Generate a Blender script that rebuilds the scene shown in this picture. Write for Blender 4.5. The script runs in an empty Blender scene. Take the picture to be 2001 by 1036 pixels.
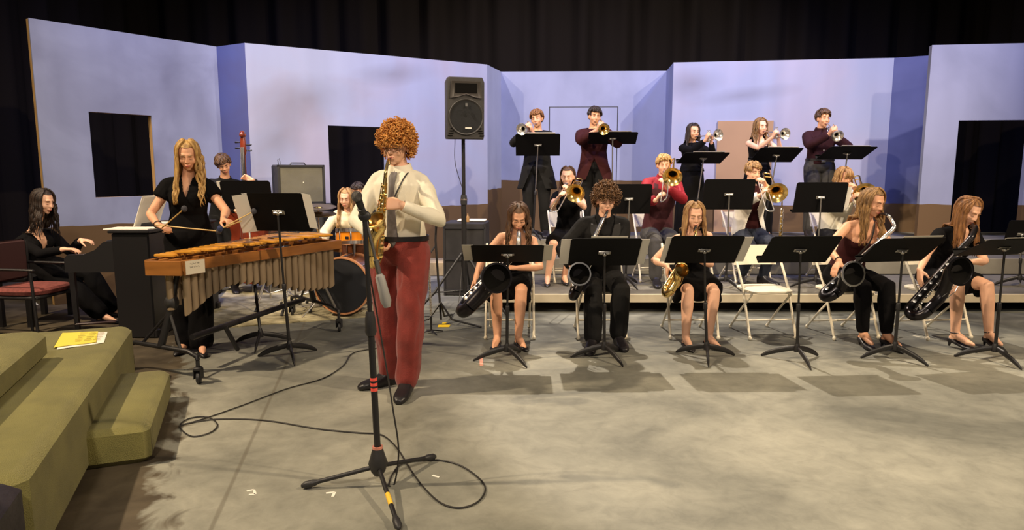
import bpy, math, random
import numpy as np
from mathutils import Vector as V, Matrix, noise
random.seed(7)
R = math.radians
C = bpy.context.scene.collection
SC = bpy.context.scene

# ------------------------------------------------------------ camera, world, exposure, lights
FPX, CH, PITCH = 1334.0, 1.5, R(7.9)
cam = bpy.data.objects.new('camera', bpy.data.cameras.new('camera')); C.objects.link(cam)
cam.location = (0, 0, CH); cam.rotation_euler = (R(90) - PITCH, 0, 0)
cam.data.sensor_width = 36; cam.data.lens = 36 * FPX / 2001; cam.data.clip_start = .05
SC.camera = cam
SC.view_settings.view_transform = 'Standard'; SC.view_settings.look = 'None'
SC.view_settings.gamma = 1; SC.view_settings.use_curve_mapping = False
SC.view_settings.exposure = 0.0
w = bpy.data.worlds.new('world'); SC.world = w; w.use_nodes = True
w.node_tree.nodes['Background'].inputs[0].default_value = (1.0, .88, .78, 1)
w.node_tree.nodes['Background'].inputs[1].default_value = .13

def spot(name, loc, target, power, color, size=60, radius=.12, blend=.5):
    l = bpy.data.lights.new(name, 'SPOT'); l.energy = power; l.color = color
    l.spot_size = R(size); l.spot_blend = blend; l.shadow_soft_size = radius
    o = bpy.data.objects.new(name, l); C.objects.link(o); o.location = loc
    o.rotation_euler = (V(target) - V(loc)).to_track_quat('-Z', 'Y').to_euler()
    return o
WARM = (1.0, .79, .54); NEUT = (1.0, .86, .70); BLUE = (.25, .33, 1.0)
spot('stage_light_front_left', (-6.4, 2.9, 6.8), (0, 6.4, .5), 2800, WARM, 75, .10)
spot('stage_light_front_right', (6.8, 1.5, 7.0), (1.5, 6.8, .6), 2500, WARM, 75, .12)
spot('stage_light_front_center', (-.8, -2.5, 5.8), (0, 6.0, .6), 1000, NEUT, 75, .3)
spot('stage_light_left_key', (-4.3, 5.0, 8.6), (0.2, 10.2, 1.6), 2800, NEUT, 56, .08)
spot('stage_light_right_key', (6.6, 4.6, 8.6), (1.8, 10.8, 1.6), 2800, NEUT, 62, .08)
spot('stage_light_back', (.55, 9.9, 8.0), (2.4, 5.0, 0), 3400, NEUT, 35, .06, .25)
spot('added_fill_left', (-2.0, 3.2, 7.5), (-4.4, 8.6, 1.6), 1100, NEUT, 50, .2, .8)  # added fill lamp to brighten the left flat and the marimba player
for i, x in enumerate((-3.8, .8, 5.2)):
    spot('stage_light_blue', (x, 7.2, 7.6), (x * 1.05, 10.6, 1.9), 1300, BLUE, 75, .35, .8)

# ------------------------------------------------------------ pixel ray helper (points in the world at a known distance)
def ray(u, v):
    a = (u - 1000.5) / FPX; b = -(v - 518) / FPX
    return V((a, math.cos(PITCH) + b * math.sin(PITCH), -math.sin(PITCH) + b * math.cos(PITCH)))
def at(u, v, y):
    d = ray(u, v); return V((0, 0, CH)) + d * (y / d.y)
def atz(u, v, z=0):
    d = ray(u, v); return V((0, 0, CH)) + d * ((z - CH) / d.z)

# ------------------------------------------------------------ materials
def mat(name, col, rough=.6, metal=0, noise_amt=0, scale=8, col2=None, bump=0, bscale=40, stretch=(1, 1, 1), emit=0, coat=0, spec=None, sheen=0):
    if name in bpy.data.materials: return bpy.data.materials[name]
    m = bpy.data.materials.new(name); m.use_nodes = True; nt = m.node_tree; b = nt.nodes['Principled BSDF']
    b.inputs['Base Color'].default_value = (*col, 1); b.inputs['Roughness'].default_value = rough; b.inputs['Metallic'].default_value = metal
    b.inputs['Coat Weight'].default_value = coat
    if spec is not None: b.inputs['Specular IOR Level'].default_value = spec
    if sheen: b.inputs['Sheen Weight'].default_value = sheen
    tc = nt.nodes.new('ShaderNodeTexCoord'); mp = nt.nodes.new('ShaderNodeMapping'); mp.inputs['Scale'].default_value = stretch
    nt.links.new(tc.outputs['Object'], mp.inputs[0])
    if noise_amt or col2:
        n = nt.nodes.new('ShaderNodeTexNoise'); n.inputs['Scale'].default_value = scale; n.inputs['Detail'].default_value = 5
        nt.links.new(mp.outputs[0], n.inputs['Vector'])
        r = nt.nodes.new('ShaderNodeValToRGB'); r.color_ramp.elements[0].position = .35; r.color_ramp.elements[1].position = .65
        c2 = col2 or tuple(min(1, c * (1 + noise_amt)) for c in col)
        c1 = col if col2 else tuple(c * (1 - noise_amt) for c in col)
        r.color_ramp.elements[0].color = (*c1, 1); r.color_ramp.elements[1].color = (*c2, 1)
        nt.links.new(n.outputs['Fac'], r.inputs[0]); nt.links.new(r.outputs[0], b.inputs['Base Color'])
    if bump:
        n2 = nt.nodes.new('ShaderNodeTexNoise'); n2.inputs['Scale'].default_value = bscale; n2.inputs['Detail'].default_value = 3
        nt.links.new(mp.outputs[0], n2.inputs['Vector'])
        bp = nt.nodes.new('ShaderNodeBump'); bp.inputs['Strength'].default_value = bump; bp.inputs['Distance'].default_value = .01
        nt.links.new(n2.outputs['Fac'], bp.inputs['Height']); nt.links.new(bp.outputs[0], b.inputs['Normal'])
    return m
def srgb(r, g, b):
    f = lambda c: (c / 255 / 12.92) if c / 255 <= .04045 else ((c / 255 + .055) / 1.055) ** 2.4
    return (f(r), f(g), f(b))
M_black = mat('black_metal', (.012, .011, .012), .45)
M_desk = mat('desk_black', (.005, .0045, .005), .6, spec=.15)
M_blackp = mat('black_plastic', (.02, .019, .02), .5, bump=.1, bscale=200)
M_chrome = mat('chrome', (.9, .88, .85), .22, 1)
M_steel = mat('dull_steel', (.5, .48, .45), .35, 1)
M_brass = mat('brass', (.98, .70, .26), .22, 1)
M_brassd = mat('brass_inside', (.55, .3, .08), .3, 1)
M_silver = mat('silver_plate', (.95, .92, .87), .27, 1)
M_blackn = mat('black_nickel', (.03, .027, .03), .30, .8)
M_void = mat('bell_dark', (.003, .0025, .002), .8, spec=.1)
M_ivory = mat('white_plastic', srgb(238, 228, 205), .45)
M_paper = mat('paper', srgb(235, 228, 215), .8)
M_paperg = mat('paper_back', srgb(228, 222, 212), .8)
M_skin = mat('skin', srgb(226, 168, 132), .55, noise_amt=.06, scale=12)
M_skin2 = mat('skin_fair', srgb(232, 180, 148), .55, noise_amt=.06, scale=12)
M_lips = mat('lips', srgb(176, 92, 80), .5)
M_white = mat('eye_white', srgb(225, 215, 205), .3)
M_iris = mat('iris', (.03, .02, .015), .3)
M_cloth = mat('black_cloth', (.0045, .004, .0045), .9, bump=.3, bscale=300, spec=.12)
M_shoe = mat('black_shoe', (.012, .01, .012), .4)

# ------------------------------------------------------------ geometry accumulator
def frame(z, hint=V((0, 0, 1))):
    z = z.normalized(); x = hint.cross(z)
    if x.length < 1e-4: x = V((1, 0, 0)).cross(z)
    if x.length < 1e-4: x = V((0, 1, 0)).cross(z)
    x.normalize(); return x, z.cross(x), z
def Mat(o, x, y, z):
    return Matrix(((x.x, y.x, z.x, o.x), (x.y, y.y, z.y, o.y), (x.z, y.z, z.z, o.z), (0, 0, 0, 1)))
class G:
    def __init__(s): s.v = []; s.f = []
    def add(s, vs, fs):
        k = len(s.v); s.v += [V(q) for q in vs]; s.f += [tuple(i + k for i in f) for f in fs]; return s
    def rings(s, rings, cap=True, close=False):
        n = len(rings[0]); vs = [p for r in rings for p in r]; fs = []
        m = len(rings)
        for i in range(m if close else m - 1):
            a = i * n; b = ((i + 1) % m) * n
            for j in range(n):
                fs.append((a + j, a + (j + 1) % n, b + (j + 1) % n, b + j))
        if cap and not close:
            fs.append(tuple(range(n - 1, -1, -1))); fs.append(tuple((m - 1) * n + j for j in range(n)))
        return s.add(vs, fs)
    def tube(s, pts, r, n=10, round_=False, flat=1.0, hint=None, close=False):
        pts = [V(p) for p in pts]; m = len(pts)
        rr = [r] * m if isinstance(r, (int, float)) else list(r)
        tan = []
        for i in range(m):
            a = pts[(i - 1) % m] if (i or close) else pts[0]; b = pts[(i + 1) % m] if (i < m - 1 or close) else pts[-1]
            t = b - a; tan.append(t.normalized() if t.length > 1e-9 else V((0, 0, 1)))
        x, y, _ = frame(tan[0], hint or V((0.13, .21, 1)))
        if round_:
            P0, P1 = pts[0], pts[-1]; e0, e1 = [], []
            for q in (75, 50, 25):
                e0.append((P0 - tan[0] * rr[0] * math.sin(R(q)), rr[0] * math.cos(R(q)), tan[0]))
                e1.append((P1 + tan[-1] * rr[-1] * math.sin(R(q)), rr[-1] * math.cos(R(q)), tan[-1]))
            seq = e0 + [(p, q, t) for p, q, t in zip(pts, rr, tan)] + e1[::-1]
        else: seq = list(zip(pts, rr, tan))
        rings = []
        for p, q, t in seq:
            x = (x - t * x.dot(t)); x.normalize(); y = t.cross(x)
            rings.append([p + x * (q * math.cos(k * math.tau / n)) + y * (q * flat * math.sin(k * math.tau / n)) for k in range(n)])
        return s.rings(rings, True, close)
    def loft(s, secs, n=28, p=2.0):
        rings = []
        for c, ax, ay, rx, ry in secs:
            ring = []
            for k in range(n):
                a = k * math.tau / n; ca, sa = math.cos(a), math.sin(a)
                e = 2 / p
                ring.append(c + ax * (rx * math.copysign(abs(ca) ** e, ca)) + ay * (ry * math.copysign(abs(sa) ** e, sa)))
            rings.append(ring)
        return s.rings(rings)
    def ell(s, c, r, M=None, n=16, m=10):
        c = V(c); r = (r, r, r) if isinstance(r, (int, float)) else r; rings = []
        for i in range(1, m):
            th = math.pi * i / m
            ring = [V((r[0] * math.sin(th) * math.cos(k * math.tau / n), r[1] * math.sin(th) * math.sin(k * math.tau / n), -r[2] * math.cos(th))) for k in range(n)]
            rings.append(ring)
        k0 = len(s.v)
        vs = [V((0, 0, -r[2]))] + [p for q in rings for p in q] + [V((0, 0, r[2]))]; fs = []
        for j in range(n): fs.append((0, 1 + (j + 1) % n, 1 + j))
        for i in range(m - 2):
            for j in range(n):
                a = 1 + i * n; b = a + n
                fs.append((a + j, a + (j + 1) % n, b + (j + 1) % n, b + j))
        L = len(vs) - 1; a = 1 + (m - 2) * n
        for j in range(n): fs.append((a + j, a + (j + 1) % n, L))
        if M is None: vs = [p + c for p in vs]
        else: vs = [M @ (p + c) for p in vs]
        return s.add(vs, fs)
    def box(s, c, sz, M=None, bev=0):
        c = V(c); hx, hy, hz = sz[0] / 2, sz[1] / 2, sz[2] / 2
        b = min(bev, hx * .9, hy * .9, hz * .9)
        if b <= 0:
            vs = [V((x, y, z)) + c for x in (-hx, hx) for y in (-hy, hy) for z in (-hz, hz)]
            fs = [(0, 1, 3, 2), (4, 6, 7, 5), (0, 4, 5, 1), (2, 3, 7, 6), (0, 2, 6, 4), (1, 5, 7, 3)]
        else:
            def rg(z, i):
                x, y = hx - i, hy - i
                o = b - i if i < b else 0
                o = max(o, 0.0)
                o = b
                x, y = hx - i, hy - i
                return [V(q) + c for q in ((-x + o, -y, z), (x - o, -y, z), (x, -y + o, z), (x, y - o, z), (x - o, y, z), (-x + o, y, z), (-x, y - o, z), (-x, -y + o, z))]
            g = G().rings([rg(-hz, b * .9), rg(-hz + b, 0), rg(hz - b, 0), rg(hz, b * .9)]); vs, fs = g.v, g.f
        if M is not None: vs = [M @ p for p in vs]
        return s.add(vs, fs)
    def cyl(s, a, b, r, n=16, r2=None):
        return s.tube([a, b], [r, r if r2 is None else r2], n)
    def lathe(s, o, ax, prof, n=24, hint=V((0, 0, 1)), cap=False):
        # prof: list of (distance along ax, radius)
        x, y, z = frame(V(ax), hint)
        return s.rings([[V(o) + z * h + x * (max(r, 1e-4) * math.cos(k * math.tau / n)) + y * (max(r, 1e-4) * math.sin(k * math.tau / n)) for k in range(n)] for h, r in prof], cap)
    def prism(s, poly, z0, z1):
        n = len(poly)
        return s.rings([[V((p[0], p[1], z0)) for p in poly], [V((p[0], p[1], z1)) for p in poly]])
    def xf(s, M): s.v = [M @ p for p in s.v]; return s
def mesh_of(g, name, smooth=True, org=V((0, 0, 0))):
    me = bpy.data.meshes.new(name)
    me.from_pydata([tuple(p - org) for p in g.v], [], g.f); me.update()
    if smooth: me.shade_smooth() if hasattr(me, 'shade_smooth') else me.polygons.foreach_set('use_smooth', [True] * len(me.polygons))
    return me
def fixn(me):
    import bmesh
    b = bmesh.new(); b.from_mesh(me); bmesh.ops.recalc_face_normals(b, faces=b.faces); b.to_mesh(me); b.free()
def obj(name, g, m, parent=None, smooth='auto', org=None):
    """one mesh object; g is in world (or the thing's own) coordinates, the parent sits unrotated when it is built"""
    if parent is not None:
        o_ = V((0, 0, 0)); q = parent
        while q is not None: o_ += q.location; q = q.parent
        org = o_
    org = V(org) if org is not None else V((0, 0, 0))
    me = mesh_of(g, name, False, org) if isinstance(g, G) else g
    if isinstance(g, G): fixn(me)
    if smooth:
        me.polygons.foreach_set('use_smooth', [True] * len(me.polygons))
        if smooth == 'auto' and hasattr(me, 'set_sharp_from_angle'): me.set_sharp_from_angle(angle=R(40))
    me.materials.append(m)
    o = bpy.data.objects.new(name, me); C.objects.link(o)
    if parent is not None: o.parent = parent
    else: o.location = org
    return o
def tag(o, label, cat, group=None, kind=None):
    if label: o['label'] = label; o['category'] = cat
    if group: o['group'] = group
    if kind: o['kind'] = kind
    return o
def thing(name, label, cat, loc=(0, 0, 0), group=None):
    o = bpy.data.objects.new(name, None); C.objects.link(o); o.location = loc; o.empty_display_size = .1
    return tag(o, label, cat, group)
def dup(root, loc, rz, label, group=None):
    r = root.copy(); C.objects.link(r); r.location = loc; r.rotation_euler = (0, 0, rz); r['label'] = label
    if group: r['group'] = group
    for ch in list(root.children):
        c = ch.copy(); C.objects.link(c); c.parent = r
        for gch in ch.children:
            d = gch.copy(); C.objects.link(d); d.parent = c
    return r
def arc(c, x, y, r, a0, a1, n=8):
    return [V(c) + V(x) * (r * math.cos(R(a0 + (a1 - a0) * i / n))) + V(y) * (r * math.sin(R(a0 + (a1 - a0) * i / n))) for i in range(n + 1)]
def spline(pts, n=6):
    pts = [V(p) for p in pts]; out = []
    P = [pts[0] * 2 - pts[1]] + pts + [pts[-1] * 2 - pts[-2]]
    for i in range(1, len(P) - 2):
        for k in range(n):
            t = k / n; a, b, c, d = P[i - 1], P[i], P[i + 1], P[i + 2]
            out.append(.5 * ((2 * b) + (c - a) * t + (2 * a - 5 * b + 4 * c - d) * t * t + (3 * b - a - 3 * c + d) * t ** 3))
    out.append(pts[-1]); return out
def interp(tab, t):
    for a, b in zip(tab, tab[1:]):
        if t <= b[0]:
            k = (t - a[0]) / (b[0] - a[0]); return [p + (q - p) * k for p, q in zip(a[1:], b[1:])]
    return tab[-1][1:]

# ------------------------------------------------------------ voxel-fused organic surfaces
def organic(name, g, m, parent, voxel=.006, it=4, post=None, keep=None, cut=None, org=None, solid=0):
    o_ = V((0, 0, 0)); q = parent
    while q is not None: o_ += q.location; q = q.parent
    me = mesh_of(g, 'tmp', False, V((0, 0, 0))); fixn(me)
    t = bpy.data.objects.new('tmp', me); C.objects.link(t)
    md = t.modifiers.new('r', 'REMESH'); md.mode = 'VOXEL'; md.voxel_size = voxel
    dg = bpy.context.evaluated_depsgraph_get(); me2 = bpy.data.meshes.new_from_object(t.evaluated_get(dg))
    bpy.data.objects.remove(t); bpy.data.meshes.remove(me)
    n = len(me2.vertices); co = np.empty(n * 3, np.float32); me2.vertices.foreach_get('co', co); co = co.reshape(-1, 3).astype(np.float64)
    e = np.empty(len(me2.edges) * 2, np.int32); me2.edges.foreach_get('vertices', e); e = e.reshape(-1, 2)
    deg = np.bincount(e.ravel(), minlength=n).astype(float)[:, None]; deg[deg == 0] = 1
    wgt = np.ones((n, 1)) if keep is None else keep(co)[:, None]
    for k in range(it):
        acc = np.stack([np.bincount(e[:, 0], co[e[:, 1], a], n) + np.bincount(e[:, 1], co[e[:, 0], a], n) for a in range(3)], 1)
        co += (acc / deg - co) * .55 * (wgt if k > 0 else np.maximum(wgt, .5))
    if post is not None:
        me2.vertices.foreach_set('co', co.astype(np.float32).ravel()); me2.update()
        nr = np.empty(n * 3, np.float32); me2.vertices.foreach_get('normal', nr); nr = nr.reshape(-1, 3)
        co = post(co, nr)
    c2 = co - np.array(o_)
    me2.vertices.foreach_set('co', c2.astype(np.float32).ravel()); me2.update()
    if cut is not None:
        import bmesh
        kill = cut(co)
        b = bmesh.new(); b.from_mesh(me2); b.verts.ensure_lookup_table()
        bmesh.ops.delete(b, geom=[b.verts[i] for i in np.nonzero(kill)[0]], context='VERTS'); 
        b.to_mesh(me2); b.free()
    me2.name = name; me2.materials.clear()
    return obj(name, me2, m, parent, smooth=True)
def folds(amp, k=22, seed=0, vert=.35):
    rs = np.random.RandomState(seed); D = rs.randn(7, 3); D /= np.linalg.norm(D, axis=1)[:, None]; D[:, 2] *= vert; ph = rs.rand(7) * 6.28
    def f(co, nr):
        wv = np.stack([np.sin(co[:, (a + 1) % 3] * 11 + ph[a]) for a in range(3)], 1) * .035
        q = co + wv; h = 0
        for i in range(7): h = h + np.sin(q @ (D[i] * k * (1 + .35 * i)) + ph[i]) / (1 + .3 * i)
        h = h / 1.9; h = np.sign(h) * np.abs(h) ** .8; h = np.maximum(h, -.45) + .25
        return co + nr * (h * amp)[:, None]
    return f

# ------------------------------------------------------------ people
def ik(a, c, l1, l2, pole):
    d = c - a; L = d.length
    if L > (l1 + l2) * .999: k = L / (l1 + l2) * 1.002; l1 *= k; l2 *= k
    x = d.normalized(); ca = (l1 * l1 + L * L - l2 * l2) / (2 * l1 * L); ca = max(-1, min(1, ca))
    p = pole - x * pole.dot(x); p.normalize()
    return a + x * (l1 * ca) + p * (l1 * math.sqrt(1 - ca * ca))
def hand(g, W, d, n, side, s=1, curl=.8, spread=.12, thumb=.5):
    """W wrist, d towards the fingers, n out of the palm, side +1 for the left hand"""
    d = d.normalized(); n = (n - d * n.dot(d)).normalized(); t = d.cross(n) * (1 if side < 0 else -1)
    g.loft([(W - d * .01 * s, t, n, .024 * s, .018 * s), (W + d * .02 * s, t, n, .029 * s, .017 * s), (W + d * .055 * s, t, n, .038 * s, .0155 * s), (W + d * .086 * s, t, n, .040 * s, .013 * s), (W + d * .094 * s, t, n, .034 * s, .009 * s)], 16, 2.6)
    g.tube([W + d * .012 * s + t * .018 * s + n * .006 * s, W + d * .05 * s + t * .026 * s + n * .01 * s], [.015 * s, .012 * s], 8, True)
    for i, (off, L, r) in enumerate(((.031, .073, .0086), (.0105, .081, .0088), (-.0105, .076, .0084), (-.031, .060, .0076))):
        p = W + d * (.088 - abs(off) * .12) * s + t * off * s; a = 0; dd = (d + t * off * spread * 12).normalized(); pts = [p - dd * .01 * s, p]
        c = curl * (1 + .12 * (i - 1))
        for q, fr in ((.55, .42), (.75, .31), (.5, .27)):
            a += c * q; p = p + (dd * math.cos(a) + n * math.sin(a)) * (L * fr * s); pts.append(p)
        g.tube(pts, [r * s * 1.05, r * s * 1.1, r * s, r * s * .92, r * s * .8], 8, True)
    p = W + d * .02 * s + t * .024 * s + n * .006 * s
    td = (d * .62 + t * .62 + n * (.25 + thumb * .5)).normalized(); p1 = p + td * .042 * s
    td2 = (d * .85 + t * (.25 - thumb * .35) + n * (.2 + thumb * .6)).normalized(); p2 = p1 + td2 * .032 * s; p3 = p2 + (td2 + n * .25).normalized() * .024 * s
    g.tube([p, p1, p2, p3], [.015 * s, .0115 * s, .0105 * s, .0085 * s], 8, True)
TM = [(-.16, .10, .085), (-.05, .155, .105), (.05, .163, .112), (.2, .152, .105), (.42, .138, .098), (.65, .155, .112), (.82, .165, .108), (.93, .12, .085), (1.02, .058, .06)]
TF = [(-.16, .10, .085), (-.05, .165, .11), (.05, .168, .115), (.2, .145, .10), (.42, .115, .085), (.62, .128, .098), (.75, .137, .10), (.84, .138, .092), (.93, .095, .07), (1.02, .05, .054)]

def person(label, head, pelvis, yaw=0, pyaw=None, sex='m', s=1.0, hyaw=0, hpitch=12, hroll=0, neck=None, hands=None, ankles=None, toes=None,
           knee=None, elbows=None, top=None, bottom=None, shoes='shoe', hair=None, skin=None, floor=0, base=None, voxel=.0065, eyes='down', group=None, extra=None, sh=None, brow=(.12, .06, .03), lean=None):
    f = 1 if sex == 'f' else 0
    head = V(head); P = V(pelvis); pyaw = yaw if pyaw is None else pyaw
    hy, hp, hr = R(hyaw), R(hpitch), R(hroll)
    F0 = V((math.sin(hy), -math.cos(hy), 0)); HF = (F0 * math.cos(hp) + V((0, 0, -1)) * math.sin(hp)).normalized(); HS = V((math.cos(hy), math.sin(hy), 0)); HU = HS.cross(HF) * -1
    HU = HF.cross(HS); HU = HU if HU.z > 0 else -HU
    q = Matrix.Rotation(hr, 3, HF); HS = q @ HS; HU = q @ HU
    HM = Mat(head, HS * s, HF * s, HU * s)
    N = V(neck) if neck is not None else head - V((0, 0, .150 * s)) - F0 * (.035 + .05 * math.sin(hp)) * s
    u = (N - P).normalized(); TL = (N - P).length
    cs = V((math.cos(R(yaw)), math.sin(R(yaw)), 0)); cs = (cs - u * cs.dot(u)).normalized(); cf = cs.cross(u); 
    if cf.dot(V((math.sin(R(yaw)), -math.cos(R(yaw)), 0))) < 0: cf = -cf
    ps = V((math.cos(R(pyaw)), math.sin(R(pyaw)), 0)); pf = V((math.sin(R(pyaw)), -math.cos(R(pyaw)), 0))
    base = V(base) if base is not None else V((P.x, P.y, floor))
    root = thing('person', label, 'person', base, group)
    sk = skin or M_skin
    tab = TF if f else TM
    def torso(g, off=0, t0=-.16, t1=1.02, bulge=0, n=12):
        secs = []
        for i in range(n + 1):
            t = t0 + (t1 - t0) * i / n; rx, ry = interp(tab, t)
            k = max(0, min(1, t * 1.6)); sx = (ps.lerp(cs, k)).normalized(); fy = pf.lerp(cf, k).normalized()
            c = P + u * (TL * t) + fy * (.012 * math.sin(max(0, t) * math.pi) * -1.0 * s) + fy * (.012 if .45 < t < .85 else 0)
            secs.append((c, sx, fy, rx * s + off * (1 + bulge * max(0, .5 - t)), ry * s + off * (1 + bulge * max(0, .5 - t))))
        g.loft(secs, 28, 2.3)
        if f and t1 > .7:
            for sg in (-1, 1): g.ell(P + u * TL * .70 + cs * (sg * .062 * s) + cf * .062 * s, (.058 * s + off, .058 * s + off, .06 * s + off), None, 14, 8)
    sw = (.142 if f else .168) * s if sh is None else sh * s
    S = {sg: N - u * (.072 * s) + cs * (sg * sw) - cf * .004 for sg in (-1, 1)}
    la, lf_ = (.275 if f else .295) * s, (.24 if f else .26) * s
    W, E, HD = {}, {}, {}
    for sg in (-1, 1):
        h = hands[0 if sg < 0 else 1]
        W[sg] = V(h[0]); HD[sg] = h
        pole = V(elbows[0 if sg < 0 else 1]) if elbows else V((sg * .6, .25, -1))
        E[sg] = ik(S[sg], W[sg], la, lf_, pole)
        rt = (W[sg] - S[sg]).length / (la + lf_)
        if rt > 1.04: print('ARM STRETCH %.2f' % rt, sg, label)
    ar = (.041, .038, .034, .023) if f else (.048, .043, .038, .027)
    def arms(g, off=0, upto=2.0, side=(-1, 1), deltoid=True):
        for sg in side:
            a, e, w_ = S[sg], E[sg], W[sg]
            if deltoid:
                g.ell(a, ar[0] * s * 1.04 + off * .8)
                g.tube([N - u * .035 * s + cs * sg * .03 * s, a + (N - a) * .1 + u * .012 * s], [.040 * s + off * .7, ar[0] * s * .84 + off * .8], 10, True)
            pts = [a, a.lerp(e, .35), a.lerp(e, .75), e, e.lerp(w_, .25), e.lerp(w_, .65), w_]
            rr = [ar[0], ar[0] * 1.0, ar[1] * .98, ar[2] * 1.0, ar[2] * 1.04, ar[3] * 1.2, ar[3]]
            par = [0, .35, .75, 1, 1.25, 1.65, 2.0]
            pp, qq = [], []
            for p_, r_, t_ in zip(pts, rr, par):
                if t_ <= upto + 1e-6: pp.append(p_); qq.append(r_ * s + off)
            if upto < 2 and (not pp or par[len(pp) - 1] < upto - 1e-6):
                k = len(pp); t = (upto - par[k - 1]) / (par[k] - par[k - 1]); pp.append(pts[k - 1].lerp(pts[k], t)); qq.append((rr[k - 1] * (1 - t) + rr[k] * t) * s + off)
            g.tube(pp, qq, 12, upto >= 2)
    Hp = {sg: P + ps * (sg * .088 * s) - V((0, 0, .01)) for sg in (-1, 1)}
    K, A, T = {}, {}, {}
    for i, sg in enumerate((-1, 1)):
        A[sg] = V(ankles[i]) if ankles else V((P.x + sg * .1, P.y, floor + .09))
        A[sg].z = floor + (.116 if shoes == 'heel' else .085) * s
        tz = toes[i] if toes else pyaw + sg * 8
        T[sg] = V((math.sin(R(tz)), -math.cos(R(tz)), 0))
        pole = V(knee[i]) if knee else pf + V((0, 0, .3)) + ps * sg * .08
        K[sg] = ik(Hp[sg], A[sg], .43 * s, .41 * s, pole)
        rt = (A[sg] - Hp[sg]).length / (.84 * s)
        if rt > 1.06: print('LEG STRETCH %.2f' % rt, sg, label)
    lr = (.083, .075, .054, .052, .050, .034)
    def legs(g, off=0, upto=2.0, fl=0):
        for sg in (-1, 1):
            h, k, a = Hp[sg], K[sg], A[sg]
            bk = (k - h).cross(a - k).cross(a - k)
            pts = [h, h.lerp(k, .4), h.lerp(k, .85), k, k.lerp(a, .3), k.lerp(a, .6), a]
            rr = [.086, .078, .058, .053, .055, .044, .033]; par = [0, .4, .85, 1, 1.3, 1.6, 2]
            pp = [p for p, t in zip(pts, par) if t <= upto]; qq = [r * s + off + fl * max(0, t - 1) for r, t in zip(rr, par) if t <= upto]
            if par[len(pp) - 1] < upto - 1e-6:
                q_ = len(pp); t = (upto - par[q_ - 1]) / (par[q_] - par[q_ - 1]); pp.append(pts[q_ - 1].lerp(pts[q_], t)); qq.append((rr[q_ - 1] * (1 - t) + rr[q_] * t) * s + off + fl * (upto - 1))
            g.tube(pp, qq, 14, True)
    # --- body
    g = G(); torso(g); arms(g); legs(g)
    for sg in (-1, 1):
        h = HD[sg]; hand(g, W[sg], V(h[1]), V(h[2]), sg, s * (.92 if f else 1.0), h[3] if len(h) > 3 else .8)
    nk = .044 if f else .052
    g.tube([N - u * .03 * s, N.lerp(HM @ V((0, -.02, -.06)), .5), HM @ V((0, -.018, -.05))], [nk * 1.35 * s, nk * s, nk * .98 * s], 14, True)
    for c, r in (((0, -.014, .026), (.072, .09, .086)), ((0, .018, -.02), (.061, .066, .084)), ((0, .03, -.070), (.044, .044, .034)), ((0, .058, -.094), (.019, .015, .014)),
                 ((0, .066, .03), (.044, .017, .012)), ((0, .079, -.058), (.022, .013, .014)), ((0, .095, -.026), (.0115, .012, .009)),
                 ((.011, .087, -.028), (.007, .009, .007)), ((-.011, .087, -.028), (.007, .009, .007)), ((.037, .05, -.028), (.022, .023, .026)), ((-.037, .05, -.028), (.022, .023, .026)),
                 ((.074, -.008, -.008), (.009, .018, .031)), ((-.074, -.008, -.008), (.009, .018, .031))):
        g.ell(c, r, HM, 18, 12)
    g.tube([HM @ V((0, .078, .024)), HM @ V((0, .094, -.02))], [.008 * s, .0105 * s], 8, True)
    for sg in (-1, 1):
        a, d = A[sg], T[sg]; fz = floor + .02
        b0 = V((a.x, a.y, min(a.z, a.z)))
        zf = a.z - .07 * s
        g.tube([a, a + d * .05 * s - V((0, 0, .022 * s)), a + d * .115 * s - V((0, 0, .048 * s)), a + d * .155 * s - V((0, 0, .056 * s))], [.034 * s, .033 * s, .026 * s, .016 * s], 10, True)
        g.ell(a - d * .02 * s - V((0, 0, .04 * s)), (.028 * s, .028 * s, .032 * s))
    hc = np.array(head); wl = [np.array(W[k]) for k in (-1, 1)]
    def keep(co):
        k = np.ones(len(co)); k[np.linalg.norm(co - hc, axis=1) < .135 * s] = .22
        for w_ in wl: k[np.linalg.norm(co - w_, axis=1) < .2 * s] = .25
        return k
    ep = [HM @ V((sg * .031, .082, .003)) for sg in (-1, 1)]
    def post(co, nr):
        for p in ep:
            d2 = ((co - np.array(p)) ** 2).sum(1); co = co - np.array(HF)[None] * (np.exp(-d2 / (2 * (.0115 * s) ** 2)) * .009 * s)[:, None]
        return co
    body = organic('body', g, sk, root, voxel, 4, post, keep)
    # --- face
    ge, gi, gl = G(), G(), G()
    bm = mat('brow_%02d%02d' % (int(brow[0] * 99), int(brow[1] * 99)), brow, .8)
    for sg in (-1, 1):
        gb, gk = G(), G()
        c = V((sg * .031, .0665, .002))
        if eyes == 'open':
            ge.ell(c, .0125, HM, 12, 8); gi.ell(c + V((0, .0088, -.001)), (.0058, .0045, .0062), HM, 10, 6)
        gk.tube([HM @ (c + V((dx, .0125 - abs(dx) * .22, (-.003 if eyes != 'open' else .006) + (-1 if eyes != 'open' else -1) * (dx * dx) * 18 * (-.6 if eyes != 'open' else 1)))) for dx in (-.015, -.008, 0, .008, .015)], [.001 * s, .0022 * s, .0026 * s, .0022 * s, .001 * s], 6)
        gb.tube([HM @ V((sg * x, y, z)) for x, y, z in ((.013, .084, .023), (.028, .083, .028), (.046, .070, .023))], [.0024 * s, .0034 * s, .0015 * s], 6, True)
        obj('eyelash', gk, M_iris, root); obj('eyebrow', gb, bm, root)
    if ge.v: obj('eyes', ge, M_white, root); obj('irises', gi, M_iris, root)
    gl.tube([HM @ V((x, .0895 - abs(x) * .45, -.056 + abs(x) * .02)) for x in (-.021, -.01, 0, .01, .021)], [.002 * s, .0045 * s, .005 * s, .0045 * s, .002 * s], 8)
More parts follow.
